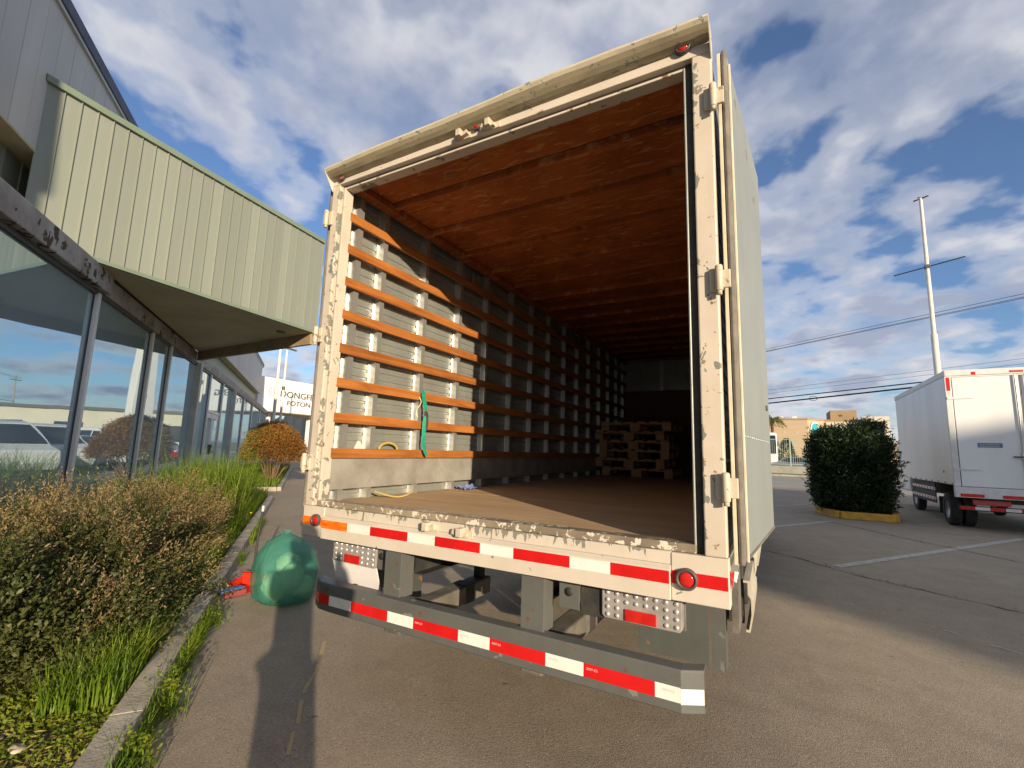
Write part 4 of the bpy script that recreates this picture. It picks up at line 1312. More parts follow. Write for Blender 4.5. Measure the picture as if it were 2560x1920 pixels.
g_sh = 'low shrubs along the showroom window'
shrub('shrub', 'large brown-topped shrub nearest the viewer at the left edge', 'shrub', un(2.2, -2.25, .08), .88, .62, .94, 4300, .028, .013, M['hebe'], M['hebe_brown'], .55, 3, rz=A_, group=g_sh)
shrub('shrub', 'dark shrub cut by the left picture edge', 'shrub', un(1.25, -2.6, .08), .75, .6, .80, 2800, .030, .015, M['hebe'], M['hebe_brown'], .30, 4, rz=A_, group=g_sh)
shrub('shrub', 'brown and yellowish shrub leaning over the kerb behind the large one', 'shrub', un(3.85, -2.12, .08), .62, .40, .98, 2900, .028, .012, M['hebe'], M['hebe_brown'], .68, 5, rz=A_, group=g_sh)
shrub('shrub', 'low brown shrub against the window behind the others', 'shrub', un(3.55, -2.95, .08), .7, .45, .86, 1500, .026, .012, M['hebe'], M['hebe_brown'], .6, 6, rz=A_, group=g_sh)
shrub('shrub', 'small green shrub at the foot of the large shrub', 'shrub', un(1.35, -2.0, .08), .5, .36, .5, 1400, .028, .015, M['hebe'], M['hebe_brown'], .15, 8, rz=A_, group=g_sh)
shrub('shrub', 'small shrub among tall grass beside the window', 'shrub', un(5.6, -2.75, .08), .6, .45, .95, 1300, .026, .012, M['hebe'], M['hebe_brown'], .45, 9, rz=A_, group=g_sh)

# the bare dry branch in front of the large shrub
db = MB()
for k in range(46):
    a = random.uniform(-.9, .9)
    e = random.uniform(-1.2, .2)
    L = random.uniform(.14, .3)
    b = Vector((0, 0, 0)) + Vector((random.uniform(-.02, .02), random.uniform(-.02, .02), random.uniform(-.02, .02)))
    e1 = b + Vector((math.sin(a) * .6, random.uniform(-.25, .25), math.sin(e))) * L
    db.tube([b, b.lerp(e1, .5) + Vector((random.uniform(-.02, .02),) * 3), e1], [.0028, .002, .001], 4, caps=False)
dbo = db.build('dead_branch', M['twig'])
dbo.location = un(1.55, -1.84, .52)
tag(dbo, 'bare brown twig fan hanging from the large shrub', 'branch')

# the russet bush farther on
RB = thing('russet_bush', 'round russet bush on bare stems beside the far showroom windows', 'bush', un(15.0, -1.74, .09))
RB.scale = (.80, .80, .80)
p, d = mound_points(9000, 1.25, 1.15, 1.55, -.55, .14, seed=12)
r_ = np.random.default_rng(3)
p = p * (r_.uniform(.5, 1, len(p)) ** .45)[:, None] + np.array([0, 0, .95])
d = unit(d + r_.normal(size=d.shape) * .6)
side = p @ np.array([-math.cos(A_), -math.sin(A_), 0]) + r_.normal(size=len(p)) * .4
for nm_, sel, mat in (('foliage', side < .55, M['rust_bush']), ('olive_foliage', side >= .55, M['rust_bush_green'])):
    ps, ds = np.repeat(p[sel], 4, 0), np.repeat(d[sel], 4, 0)
    ps = ps + r_.normal(size=ps.shape) * .045
    leaves_obj(nm_, ps, unit(ds + r_.normal(size=ds.shape) * .7), .10, .032, mat, RB)
sm_ = MB()
for k in range(26):
    a = random.uniform(0, 2 * math.pi)
    q = Vector((math.cos(a) * random.uniform(.4, .95), math.sin(a) * random.uniform(.4, .95), random.uniform(.7, 1.7)))
    b = Vector((math.cos(a) * .12, math.sin(a) * .12, 0))
    sm_.tube([b, b.lerp(q, .5) + Vector((0, 0, .12)), q], [.030, .018, .006], 6, caps=False)
sm_.build('stems', M['twig'], RB)

# grass and weeds


def blades(name, base, h, lean, w, mat, parent=None, seed=0):
    """curved tapering blades; base (n,3), h (n,)"""
    r = np.random.default_rng(seed)
    n = len(base)
    a = r.uniform(0, 2 * np.pi, n)
    dirv = np.stack([np.cos(a), np.sin(a), np.zeros(n)], 1)
    sd_ = np.stack([-np.sin(a), np.cos(a), np.zeros(n)], 1)
    h = np.asarray(h)[:, None]
    ln = (np.asarray(lean) * r.uniform(.3, 1.4, n))[:, None] * h
    up_ = np.array([0, 0, 1.0])
    w = np.broadcast_to(np.asarray(w, float), (n,))[:, None] / 2
    m1 = base + up_ * h * .55 + dirv * ln * .3
    tp = base + up_ * h * (1 - .25 * (ln / h) ** 2) + dirv * ln
    v = np.stack([base - sd_ * w, base + sd_ * w, m1 + sd_ * w * .8, m1 - sd_ * w * .8, tp], 1).reshape(-1, 3)
    i = np.arange(n)[:, None] * 5
    f = np.concatenate([i + np.array([[0, 1, 2]]), i + np.array([[0, 2, 3]]), i + np.array([[3, 2, 4]])], 0)
    return inst(npmesh(name, v, f, mat), name, parent)


def scatter_un(n, u0, u1, n0_, n1_, z, seed, dens=None):
    r = np.random.default_rng(seed)
    u = r.uniform(u0, u1, n)
    k = r.uniform(n0_, n1_, n)
    if dens is not None:
        keep = dens(u, k, r)
        u, k = u[keep], k[keep]
    return np.stack([U.x * u + N.x * k, U.y * u + N.y * k, np.full(len(u), z)], 1), u, k


g_all = []
b, u_, n_ = scatter_un(7000, .7, 4.6, -1.85, -1.53, .085, 1, lambda u, k, r: r.uniform(size=len(u)) < .10 + .9 * (np.sin(u * 2.3 - .9) > .25))
hh = RNG.uniform(.05, .20, len(b)) * (1 + .7 * np.clip((np.sin(u_ * 2.3 - .9)), 0, 1))
o = blades('grass', b, hh, .55, .008, M['grass'], seed=2)
tag(o, 'bright grass between the near shrubs and the kerb', 'grass', kind='stuff')
b, u_, n_ = scatter_un(15000, 4.5, 10.75, -3.3, -1.54, .085, 3)
hh = RNG.uniform(.12, .42, len(b)) * np.where(n_ < -2.2, 1.0, .9)
o = blades('grass', b, hh, .6, .010, M['grass'], seed=4)
tag(o, 'lush green grass in the bed beyond the shrubs', 'grass', kind='stuff')
b, u_, n_ = scatter_un(6500, 5.2, 9.6, -2.9, -1.62, .085, 5, lambda u, k, r: r.uniform(size=len(u)) < .06 + .94 * np.exp(-((u - 7.0) ** 2) / 1.2) * np.exp(-((k + 2.15) ** 2) / .22))
o = blades('tall_grass', b, RNG.uniform(.5, 1.35, len(b)), .65, .013, M['grass'], seed=6)
tag(o, 'tall arching grass clump by the window', 'grass', kind='stuff')
b, u_, n_ = scatter_un(2600, 4.6, 8.2, -2.7, -1.75, .085, 7)
o = blades('dry_grass', b, RNG.uniform(.35, .85, len(b)), .7, .009, M['grass_dry'], seed=8)
tag(o, 'dry straw-coloured grass between shrub and tall grass', 'grass', kind='stuff')
b, u_, n_ = scatter_un(9000, 13.5, 26, -3.4, -1.46, .085, 9)
o = blades('grass', b, RNG.uniform(.10, .34, len(b)), .6, .02, M['grass'], seed=10)
tag(o, 'green grass patch under the russet bush', 'grass', kind='stuff')
# grass in the gap between kerb and asphalt
b, u_, n_ = scatter_un(9000, -.6, 7.0, -1.388, -1.335, .0, 11, lambda u, k, r: r.uniform(size=len(u)) < np.clip(.12 + .9 * (np.sin(u * 2.9 + .4) * np.sin(u * 1.7 + 2.0)), 0, 1) * (np.abs(u - 2.95) > .45))
o = blades('kerb_grass', b, RNG.uniform(.05, .20, len(b)), .7, .007, M['grass'], seed=12)
tag(o, 'grass tufts growing along the foot of the kerb', 'grass', kind='stuff')
# grass in the cracks on the right
pts = []
for (x0, y0), (x1, y1) in (((1.64, 6.12), (2.29, 5.41)), ((2.29, 5.41), (2.8, 5.06)), ((2.8, 5.06), (3.6, 4.55)), ((2.66, 10.95), (3.59, 9.35)), ((3.59, 9.35), (4.3, 8.3))):
    for k in range(55):
        t = random.random()
        if math.sin(t * 17 + x0 * 3) > .1:
            pts.append((x0 + (x1 - x0) * t + random.gauss(0, .012), y0 + (y1 - y0) * t + random.gauss(0, .012), .004))
o = blades('crack_grass', np.array(pts), RNG.uniform(.015, .05, len(pts)), .9, .006, M['grass_dry'], seed=14)
tag(o, 'thin weeds sprouting from the asphalt cracks', 'weeds', kind='stuff')


def weed_patch(n, u0, u1, a0, a1, z0, z1, seed, label, ln=.035, wd=.026):
    b, u_, n_ = scatter_un(n, u0, u1, a0, a1, .085, seed)
    r = np.random.default_rng(seed)
    b[:, 2] += r.uniform(z0, z1, len(b)) * (.4 + .6 * np.abs(np.sin(u_ * 3 + n_ * 4)))
    d = unit(np.stack([r.normal(size=len(b)), r.normal(size=len(b)), r.uniform(.1, .9, len(b))], 1))
    o = leaves_obj('weeds', b, d, ln * r.uniform(.6, 1.3, len(b)), wd * r.uniform(.6, 1.3, len(b)), M['weed'], None, .1)
    tag(o, label, 'weeds', kind='stuff')


weed_patch(9000, .30, 2.9, -2.1, -1.53, 0, .17, 21, 'leafy yellow-green weeds along the near kerb', .026, .018)
weed_patch(2500, 4.2, 10.6, -2.2, -1.54, 0, .16, 22, 'broad-leaved weeds along the far part of the bed')
# weed tufts on the asphalt side of the kerb
for i, (uu, nn_, hh_, lb) in enumerate(((.82, -1.33, .20, 'leafy weed tuft growing at the kerb foot nearest the viewer'), (2.15, -1.34, .12, 'small pale weed by the kerb a little nearer than the broom'), (.33, -1.33, .16, 'grassy tuft at the kerb foot by the bottom picture edge'))):
    o = thing('weed_tuft', lb, 'weed', un(uu, nn_, 0), group='weeds at the kerb foot')
    r = np.random.default_rng(40 + i)
    n = 240
    a = r.uniform(0, 2 * np.pi, n)
    q = np.stack([r.normal(size=n) * .055, r.normal(size=n) * .035, r.uniform(.01, hh_, n)], 1)
    leaves_obj('leaves', q, unit(np.stack([np.cos(a), np.sin(a), r.uniform(.1, 1, n)], 1)), .022, .014, M['weed'], o, .1)
    bb = np.stack([r.normal(size=70) * .05, r.normal(size=70) * .03, np.zeros(70)], 1)
    blades('blades', bb, r.uniform(.06, hh_ * 1.1, 70), .6, .006, M['grass'], o, seed=i)
# dandelions
for i, (uu, nn_, zz, lb) in enumerate(((6.4, -1.50, .20, 'yellow flower over the kerb, the right one'), (6.0, -1.62, .23, 'yellow flower over the kerb, the left one'))):
    o = thing('dandelion', lb, 'flower', un(uu, nn_, .09), group='yellow flowers by the kerb')
    MB().tube([(0, 0, 0), (.01, 0, zz * .6), (.0, .01, zz)], .0025, 5).build('stalk', M['weed'], o)
    MB().lathe([(.001, zz + .012), (.014, zz + .014), (.021, zz + .006), (.010, zz - .004), (.001, zz - .006)], (0, .01, 0), 'z', 10).build('flower_head', M['dandelion'], o)
# dry litter and pale debris at the front of the bed
M['litter'] = pm('pale_litter', (0.52, 0.45, 0.34), (0.3, 0.24, 0.16), 9, 0.9)
r = np.random.default_rng(77)
b, u_, n_ = scatter_un(2600, -.5, 1.3, -2.3, -1.53, .092, 78)
d = unit(np.stack([r.normal(size=len(b)), r.normal(size=len(b)), r.normal(size=len(b)) * .25], 1))
b[:, 2] += r.uniform(0, .02, len(b))
o = leaves_obj('straw_litter', b, d, .05 * r.uniform(.3, 1.4, len(b)), .007, M['grass_dry'], None, .1)
tag(o, 'dry straw litter on the bare front corner of the bed', 'litter', kind='stuff')
for i, (uu, nn_, sz, lb) in enumerate(((.62, -1.93, .055, 'larger pale stone chip in the front of the bed'), (.50, -1.80, .05, 'flat pale chip among straw near the kerb'), (.86, -2.02, .045, 'pale chip at the edge of the green weeds'), (.30, -1.75, .04, 'small pale chip by the near kerb'), (.40, -2.05, .035, 'small pale chip in dry straw at the picture edge'))):
    o = MB().ball(un(uu, nn_, .10), sz, sz * .6, sz * .25, 8, 5, 0, .22).build('stone_chip', M['litter'])
    tag(o, lb, 'stone', 'pale chips in the bed')

# ================================================================== BAG, DUSTPAN, BROOM


def bag_mat():
    m, nt, b = newmat('green_plastic_film')
    v = ocoord(nt)
    cr = mth(nt, 'ADD', noise(nt, v, 9, 6, 0.6, 0.8), mth(nt, 'MULTIPLY', noise(nt, ocoord(nt, (3, 3, .8)), 14, 4, 0.6, 1.2), 0.7))
    col = ramp(nt, noise(nt, v, 3.5, 4), [(0.35, (0.07, 0.38, 0.30)), (0.65, (0.16, 0.54, 0.44))])
    nt.links.new(col, b.inputs['Base Color'])
    b.inputs['Roughness'].default_value = 0.16
    b.inputs['Specular IOR Level'].default_value = 0.9
    nrm = bump(nt, cr, 0.7, 0.03)
    nt.links.new(nrm, b.inputs['Normal'])
    tr = nd(nt, 'ShaderNodeBsdfTransparent', {0: (0.72, 0.98, 0.88, 1)})
    tl = nd(nt, 'ShaderNodeBsdfTranslucent', {0: col, 'Normal': nrm})
    m1_ = nd(nt, 'ShaderNodeMixShader', {0: 0.35, 1: b.outputs[0], 2: tl.outputs[0]})
    m2_ = nd(nt, 'ShaderNodeMixShader', {0: 0.57, 1: m1_.outputs[0], 2: tr.outputs[0]})
    nt.links.new(m2_.outputs[0], nt.nodes['Material Output'].inputs[0])
    return m


BG = thing('rubbish_bag', 'full translucent green plastic rubbish bag on the asphalt by the kerb', 'bag', (-2.60, .91, 0))
BG.scale = (.95, .95, .97)
nb, mbk = 40, 30
vs, fs = [], []
rr_ = np.random.default_rng(9)
for i in range(mbk + 1):
    t = i / mbk
    prof = np.interp(t, [0, .03, .12, .3, .5, .68, .82, .92, 1.0], [.02, .21, .27, .295, .29, .255, .185, .10, .03])
    z = np.interp(t, [0, .03, .12, .3, .5, .68, .82, .92, 1.0], [.004, .006, .05, .17, .31, .43, .52, .57, .60])
    for k in range(nb):
        a = 2 * math.pi * k / nb
        fold = 1 + .035 * math.sin(5 * a + 3 * t) + .03 * math.sin(11 * a - 7 * t) * t + .018 * math.sin(17 * a + 11 * t) + .007 * rr_.normal()
        sq = 1 + .05 * math.cos(2 * a)
        vs.append((prof * fold * sq * math.cos(a) - .05 * t ** 2, prof * fold * math.sin(a), z + (.004 * rr_.normal() if 0 < i < mbk and t > .1 else 0)))
for i in range(mbk):
    for k in range(nb):
        fs.append((i * nb + k, i * nb + (k + 1) % nb, (i + 1) * nb + (k + 1) % nb, (i + 1) * nb + k))
fs.append(tuple(range(nb - 1, -1, -1)))
MB().add(vs, fs, 0, True).build('bag_film', bag_mat(), BG)
# tied neck tuft
tv, tf = [], []
for k in range(24):
    a = 2 * math.pi * k / 24
    r0 = .03
    tv += [(-.05 + r0 * math.cos(a), r0 * math.sin(a), .595), (-.05 + (.06 + .02 * math.sin(3 * a)) * math.cos(a), (.05 + .015 * math.sin(5 * a)) * math.sin(a), .622 + .012 * math.sin(4 * a))]
tf = [(2 * k, (2 * k + 2) % 48, (2 * k + 3) % 48, 2 * k + 1) for k in range(24)]
MB().add(tv, tf, 0, True).build('bag_neck', bpy.data.materials['green_plastic_film'], BG)
M['trash_pale'] = pm('pale_rubbish', (0.80, 0.78, 0.58), (0.62, 0.62, 0.44), 6, 0.9)
M['trash_orange'] = pm('orange_rubbish', (0.6, 0.3, 0.06), (0.5, 0.22, 0.05), 6, 0.9)
for (x, y, z, a, b_, c_, mt) in ((.02, -.10, .14, .13, .12, .12, 'trash_pale'), (-.12, -.04, .12, .10, .11, .10, 'trash_pale'), (.12, -.02, .22, .11, .12, .13, 'trash_pale'), (-.03, .05, .3, .13, .12, .11, 'trash_pale'), (-.17, -.08, .17, .04, .04, .05, 'trash_orange'), (.1, .1, .12, .12, .12, .1, 'trash_pale')):
    MB().ball((x, y, z), a, b_, c_, 12, 8, 0, .12).build('contents', M[mt], BG)

M['pan_red'] = pm('red_plastic', (0.62, 0.035, 0.012), (0.5, 0.025, 0.01), 6, 0.35)
M['handle_dark'] = pm('dark_metal_tube', (0.045, 0.042, 0.04), (0.07, 0.065, 0.06), 8, 0.45, 0.3)
M['tip_white'] = pm('white_plastic', (0.7, 0.7, 0.68), (0.6, 0.6, 0.58), 6, 0.4)
DP = thing('dustpan', 'red upright dustpan with tall dark handle beside the green bag', 'dustpan', (-3.17, .93, 0), rad(28))
dp = MB()
dp.box(-.13, .13, -.14, .10, .002, .006)
dp.box(-.13, -.126, -.14, .10, .006, .09)
dp.box(.126, .13, -.14, .10, .006, .09)
dp.prism([(.096, .006), (.10, .006), (.10, .12), (.02, .155), (.018, .151), (.096, .117)], lambda a, b, d: (d, a, b), -.126, .126)
dp.build('pan', M['pan_red'], DP, 0.002)
MB().tube([(.0, .06, .135), (.01, .055, .45), (.035, .05, .735)], .0115, 10).build('handle', M['handle_dark'], DP)
MB().tube([(.035, .05, .736), (.038, .05, .79)], .0125, 10).build('handle_tip', M['tip_white'], DP)

M['stick_yellow'] = wood('broom_stick', (0.55, 0.42, 0.18), (0.42, 0.30, 0.12), 'x', 0.5)
M['broom_blue'] = pm('blue_plastic', (0.06, 0.16, 0.36), (0.05, 0.12, 0.28), 6, 0.4)
M['bristle'] = pm('red_bristle', (0.30, 0.06, 0.05), (0.18, 0.04, 0.05), 30, 0.9, bmp=0.6)
BR = thing('broom', 'small blue broom head with pale wooden stick lying across the kerb', 'broom', (-3.03, .70, 0))
hd = Vector((-3.78 + 3.05, .80 - .76, 0)).normalized()
hs_ = Vector((-hd.y, hd.x, 0))
MB().tube([tuple(hd * .09 + Vector((0, 0, .075))), tuple(hd * .74 + Vector((0, 0, .20)))], .011, 8).build('stick', M['stick_yellow'], BR)
MB().obox(hd * .05 + Vector((0, 0, .05)), hd, hs_, (0, 0, 1), .045, .11, .022).build('head', M['broom_blue'], BR, 0.012, 3)
MB().obox(hd * -.02 + Vector((0, 0, .035)), hd, hs_, (0, 0, 1), .025, .10, .028).build('bristles', M['bristle'], BR, 0.01)

# ================================================================== THE PHOTOGRAPHER (stands behind the lens; the long shadow on the asphalt is theirs)
f2 = Vector((math.sin(YAW), math.cos(YAW), 0))
r2d = Vector((math.cos(YAW), -math.sin(YAW), 0))
PO = Vector((CAM.x, CAM.y, 0)) - f2 * .40 + r2d * .17
PS = thing('person', 'person in dark jacket holding a phone, behind the viewpoint and casting the long shadow', 'person', PO)


def L3(r, f, z):
    return tuple(r2d * r + f2 * f + Vector((0, 0, z)))


def skin(name, nodes, edges, mat, parent, sub=1):
    me = bpy.data.meshes.new(name)
    me.from_pydata([n[0] for n in nodes], edges, [])
    o = bpy.data.objects.new(name, me)
    link(o, parent)
    me.materials.append(mat)
    o.modifiers.new('skin', 'SKIN')
    lay = me.skin_vertices[0].data if me.skin_vertices else None
    if lay is None:
        bpy.context.view_layer.objects.active = o
        lay = me.skin_vertices[0].data
    for i, n in enumerate(nodes):
        rr = n[1] if isinstance(n[1], tuple) else (n[1], n[1])
        lay[i].radius = rr
    lay[0].use_root = True
    sb = o.modifiers.new('sub', 'SUBSURF')
    sb.levels = sb.render_levels = sub
    for p_ in me.polygons:
        p_.use_smooth = True
    return o


M['skin'] = pm('skin', (0.50, 0.30, 0.21), (0.46, 0.27, 0.18), 8, 0.5)
M['jacket'] = pm('dark_jacket', (0.03, 0.035, 0.05), (0.045, 0.05, 0.065), 14, 0.85, bmp=0.4)
M['trousers'] = pm('grey_trousers', (0.06, 0.06, 0.065), (0.08, 0.08, 0.085), 14, 0.9, bmp=0.3)
M['hair'] = pm('dark_hair', (0.02, 0.015, 0.012), (0.03, 0.022, 0.018), 40, 0.6, bmp=0.6)
M['shoe'] = pm('dark_shoe', (0.03, 0.028, 0.026), (0.05, 0.045, 0.04), 14, 0.7)


def arm(s):
    return [(L3(s * .18, -.02, 1.36), .058), (L3(s * .215, .06, 1.16), .048), (L3(s * .17, .26, 1.30), .036), (L3(s * .095, .35, 1.40), .027), (L3(s * .082, .375, 1.425), .022)]


nodes = [(L3(0, -.02, .96), (.13, .10)), (L3(0, -.01, 1.15), (.125, .09)), (L3(0, -.02, 1.33), (.14, .095)), (L3(0, -.01, 1.43), .055), (L3(0, .01, 1.49), .05), (L3(0, .03, 1.56), (.075, .09)), (L3(0, .025, 1.64), (.072, .085)), (L3(0, .015, 1.69), (.04, .05))]
edges = [(i, i + 1) for i in range(7)]
for s in (-1, 1):
    b0 = len(nodes)
    nodes += arm(s)
    edges += [(2, b0)] + [(b0 + i, b0 + i + 1) for i in range(4)]
    hb = b0 + 4
    for k in range(4):
        z = 1.465 - .021 * k
        q = len(nodes)
        nodes += [(L3(s * .080, .392, z), .0095), (L3(s * .066, .402, z + .002), .0085), (L3(s * .046, .394, z), .0075)]
        edges += [(hb, q), (q, q + 1), (q + 1, q + 2)]
    q = len(nodes)
    nodes += [(L3(s * .078, .355, 1.440), .0105), (L3(s * .056, .352, 1.452), .009)]
    edges += [(hb, q), (q, q + 1)]
    b1 = len(nodes)
    nodes += [(L3(s * .075, -.02, .90), .08), (L3(s * .068, .01, .48), .052), (L3(s * .062, -.03, .09), .036), (L3(s * .062, .10, .035), .034)]
    edges += [(0, b1), (b1, b1 + 1), (b1 + 1, b1 + 2), (b1 + 2, b1 + 3)]
skin('body', nodes, edges, M['skin'], PS, 2)
jn = [(L3(0, -.02, .86), (.165, .125)), (L3(0, -.015, 1.10), (.155, .115)), (L3(0, -.02, 1.32), (.165, .115)), (L3(0, -.015, 1.43), .075)]
je = [(0, 1), (1, 2), (2, 3)]
for s in (-1, 1):
    b0 = len(jn)
    a_ = arm(s)
    jn += [(a_[0][0], .080), (a_[1][0], .066), (a_[2][0], .052), (a_[3][0], .040)]
    je += [(2, b0), (b0, b0 + 1), (b0 + 1, b0 + 2), (b0 + 2, b0 + 3)]
skin('jacket', jn, je, M['jacket'], PS, 2)
tn = [(L3(0, -.02, .93), (.15, .115))]
te = []
for s in (-1, 1):
    b0 = len(tn)
    tn += [(L3(s * .075, -.02, .84), .095), (L3(s * .068, .01, .48), .068), (L3(s * .062, -.03, .08), .056)]
    te += [(0, b0), (b0, b0 + 1), (b0 + 1, b0 + 2)]
skin('trousers', tn, te, M['trousers'], PS, 2)
for s in (-1, 1):
    MB().prism([(-.11, .0), (.17, .0), (.18, .035), (.10, .07), (.0, .10), (-.10, .095)], lambda a, b, d: L3(s * .062 + d, a, b), -.042, .042).build('shoe', M['shoe'], PS, 0.02, 2)
hr = MB().ball((0, 0, 0), .098, .112, .10, 18, 12, 0, .02).build('hair', M['hair'], PS)
hr.location = L3(0, -.005, 1.645)
hr.rotation_euler = (0, 0, -YAW)
fc = MB()
fc.ball(L3(-.032, .113, 1.60), .012, .012, .009, 8, 6)
fc.ball(L3(.032, .113, 1.60), .012, .012, .009, 8, 6)
for s in (-1, 1):
    MB().ball(L3(s * .032, .108, 1.60), .014, .010, .009, 10, 6).build('eye', M['tip_white'], PS)
    MB().ball(L3(s * .088, .02, 1.585), .012, .022, .032, 10, 8).build('ear', M['skin'], PS)
MB().prism([(0, .03), (.028, -.012), (.0, -.018)], lambda a, b, d: L3(d, .105 + a, 1.575 + b), -.012, .012).build('nose', M['skin'], PS, 0.006)
MB().ball(L3(0, .108, 1.53), .024, .010, .006, 10, 6).build('mouth', pm('lips', (0.42, 0.16, 0.13), (0.36, 0.13, 0.11), 8, 0.5), PS)
PH = MB().obox(CAM - fw * .035, r2, fw, u2, .078, .004, .038).build('phone', M['rubber'], None, 0.003)
tag(PH, 'black phone held up in both hands at the viewpoint', 'phone')

# ================================================================== RIGHT SIDE: island, bush, white truck
IS = thing('planter_kerb', 'yellow painted kerb ring around the dark bush', 'kerb')
ring = [(2.42, 13.6), (2.50, 12.75), (2.80, 12.15), (3.86, 12.12), (4.05, 13.2), (3.7, 13.9), (2.9, 14.0)]
for a, b in zip(ring, ring[1:] + ring[:1]):
    a, b = Vector((*a, .09)), Vector((*b, .09))
    MB().bar(a, b, .14, .18).build('kerb_stone', M['kerb_yellow'], IS, 0.02)
slab('island_soil', [(2.55, 13.5), (2.62, 12.85), (2.88, 12.3), (3.75, 12.27), (3.9, 13.1), (3.6, 13.7), (2.95, 13.8)], .12, M['soil'], h=.12)
BU = thing('oleander_bush', 'dense dark green bush with pointed leaves inside the yellow kerb', 'bush', (3.14, 12.95, .1))
BU.scale = (.93, .93, .96)
r = np.random.default_rng(5)
n = 6200
a = r.uniform(0, 2 * np.pi, n)
zz = r.uniform(.0, 1.0, n)
prof = np.interp(zz, [0, .1, .35, .6, .8, .93, 1.0], [.66, .88, .98, 1.0, .97, .86, .45])
kk = 1 + .07 * np.sin(3 * a + 1) + .06 * np.sin(7 * a + 5 * zz) + .05 * r.normal(size=n)
dep = r.uniform(.2, 1, n) ** .4
p = np.stack([.95 * prof * kk * np.cos(a) * dep, .9 * prof * kk * np.sin(a) * dep, zz * 2.15 + .06 * r.normal(size=n) + .22 * np.clip(np.cos(a - .3) * (zz > .9), 0, 1)], 1)
spk = r.uniform(size=n) < .03
p[spk] *= np.array([1.10, 1.10, 1.03])
d = unit(np.stack([np.cos(a) * .8, np.sin(a) * .8, .25 + .7 * zz], 1) + r.normal(size=(n, 3)) * .3)
t = np.repeat(np.arange(n), 7)
ps = p[t] + d[t] * r.uniform(-.10, .14, len(t))[:, None]
ds = unit(d[t] * .9 + r.normal(size=(len(t), 3)) * .55)
leaves_obj('foliage', ps, ds, .135 * r.uniform(.6, 1.2, len(t)), .026, M['oleander'], BU)
sm_ = MB()
for k in range(18):
    q = Vector(p[k * 11]) * .9
    sm_.tube([(random.uniform(-.12, .12), random.uniform(-.12, .12), 0), q * .5 + Vector((0, 0, .1)), q], [.03, .018, .006], 5, caps=False)
sm_.build('stems', M['twig'], BU)
tt = Vector((.98, -.35, 1.22))
sp_ = MB().tube([tt * .7, tt, tt + Vector((.20, 0, .14))], [.01, .008, .004], 5).build('stray_shoot', M['twig'], BU)
c_ = np.array([list(tt + Vector((.02 + .017 * i, 0, .012 * i))) for i in range(12)])
c_ = np.repeat(c_, 2, 0)
leaves_obj('shoot_leaves', c_, unit(np.array([1.0, 0, .8]) + r.normal(size=(24, 3)) * .6), .12, .02, M['oleander'], BU)

WT = thing('white_truck', 'white box truck with closed rear doors parked at the right edge', 'truck', (6.05, 11.72, 0), rad(-.8))
tw, tb = M['truck_white'], M['chassis']
MB().box(-1.18, 1.18, .01, 5.3, .95, 3.44).build('cargo_box', tw, WT, 0.015)
MB().box(-1.195, 1.195, -.012, 5.32, 3.36, 3.50).build('roof_rail', M['tip_white'], WT, 0.02)
MB().box(-1.20, -1.085, -.02, .06, .93, 3.355).build('corner_post', M['tip_white'], WT, 0.012)
MB().box(1.085, 1.20, -.02, .06, .93, 3.355).build('corner_post', M['tip_white'], WT, 0.012)
MB().box(-1.195, 1.195, -.025, .10, .70, .925).build('rear_sill', M['tip_white'], WT, 0.008)
for s in (-1, 1):
    x0, x1 = (-1.075, -.012) if s < 0 else (.012, 1.075)
    dr = MB().box(x0, x1, -.018, .008, .935, 3.33).build('rear_door', tw, WT, 0.008)
    MB().tube([(s * .075, -.05, .95), (s * .075, -.05, 3.34)], .016, 8).build('lock_bar', M['galv_post'], dr)
    MB().box(s * .075 - .16, s * .075 + .06, -.075, -.045, 1.58, 1.61).build('handle', M['pole_dark'], dr, 0.004)
    MB().box(s * .075 - .03, s * .075 + .03, -.06, -.02, 1.54, 1.68).build('handle_base', M['galv_post'], dr, 0.004)
    for z in (1.30, 2.86):
        xa, xb = (-1.18, -.74) if s < 0 else (.74, 1.18)
        MB().prism([(xa if s < 0 else xb, z - .03), (xa if s < 0 else xb, z + .03), ((xb if s < 0 else xa), z + .008), ((xb if s < 0 else xa), z - .008)][::(1 if s > 0 else -1)], lambda a, b, d: (a, d, b), -.034, -.0185).build('hinge_strap', M['tip_white'], dr)
for x0, x1, z0, z1 in ((-1.081, -1.0755, .935, 3.33), (-.0115, .0115, .935, 3.33), (1.0755, 1.081, .935, 3.33), (-1.08, 1.08, 3.3305, 3.336), (-1.08, 1.08, .927, .9345)):
    MB().box(x0, x1, -.019, .006, z0, z1).build('door_seal', M['gasket'], WT)
for x in (-.95, .95):
    MB().box(x - .2, x + .2, 1.5, 1.506, .22, .62).build('mud_flap', M['rubber'], WT)
M['label_blue'] = pm('faded_blue_label', (0.12, 0.17, 0.27), (0.16, 0.21, 0.31), 14, 0.5)
lb_ = MB().box(-.76, -.37, -.0225, -.0185, 1.78, 1.88).build('label_plate', M['label_blue'], WT)
for j, z in enumerate((1.85, 1.81)):
    for i in range(8):
        MB().box(-.72 + i * .038, -.72 + i * .038 + .028, -.0235, -.0226, z - .012, z + .002).build('label_print', M['ink_pale'], lb_)
for x0, x1 in ((-1.12, -.74), (-.46, -.04), (.24, .66)):
    MB().box(x0, x1, -.0285, -.0255, .715, .785).build('reflective_tape', M['tape_red'], WT)
MB().box(-1.085 - .085, -1.085 - .025, -.0235, -.0205, 3.03, 3.33).build('reflective_tape', M['tape_red'], WT)
MB().box(-.74, -.67, -.0155, -.0125, 3.375, 3.44).build('reflective_tape', M['tape_red'], WT)
MB().box(-.12, .08, -.03, -.0125, 3.40, 3.44).build('roof_lamp', M['lens_red_dull'], WT, 0.006)
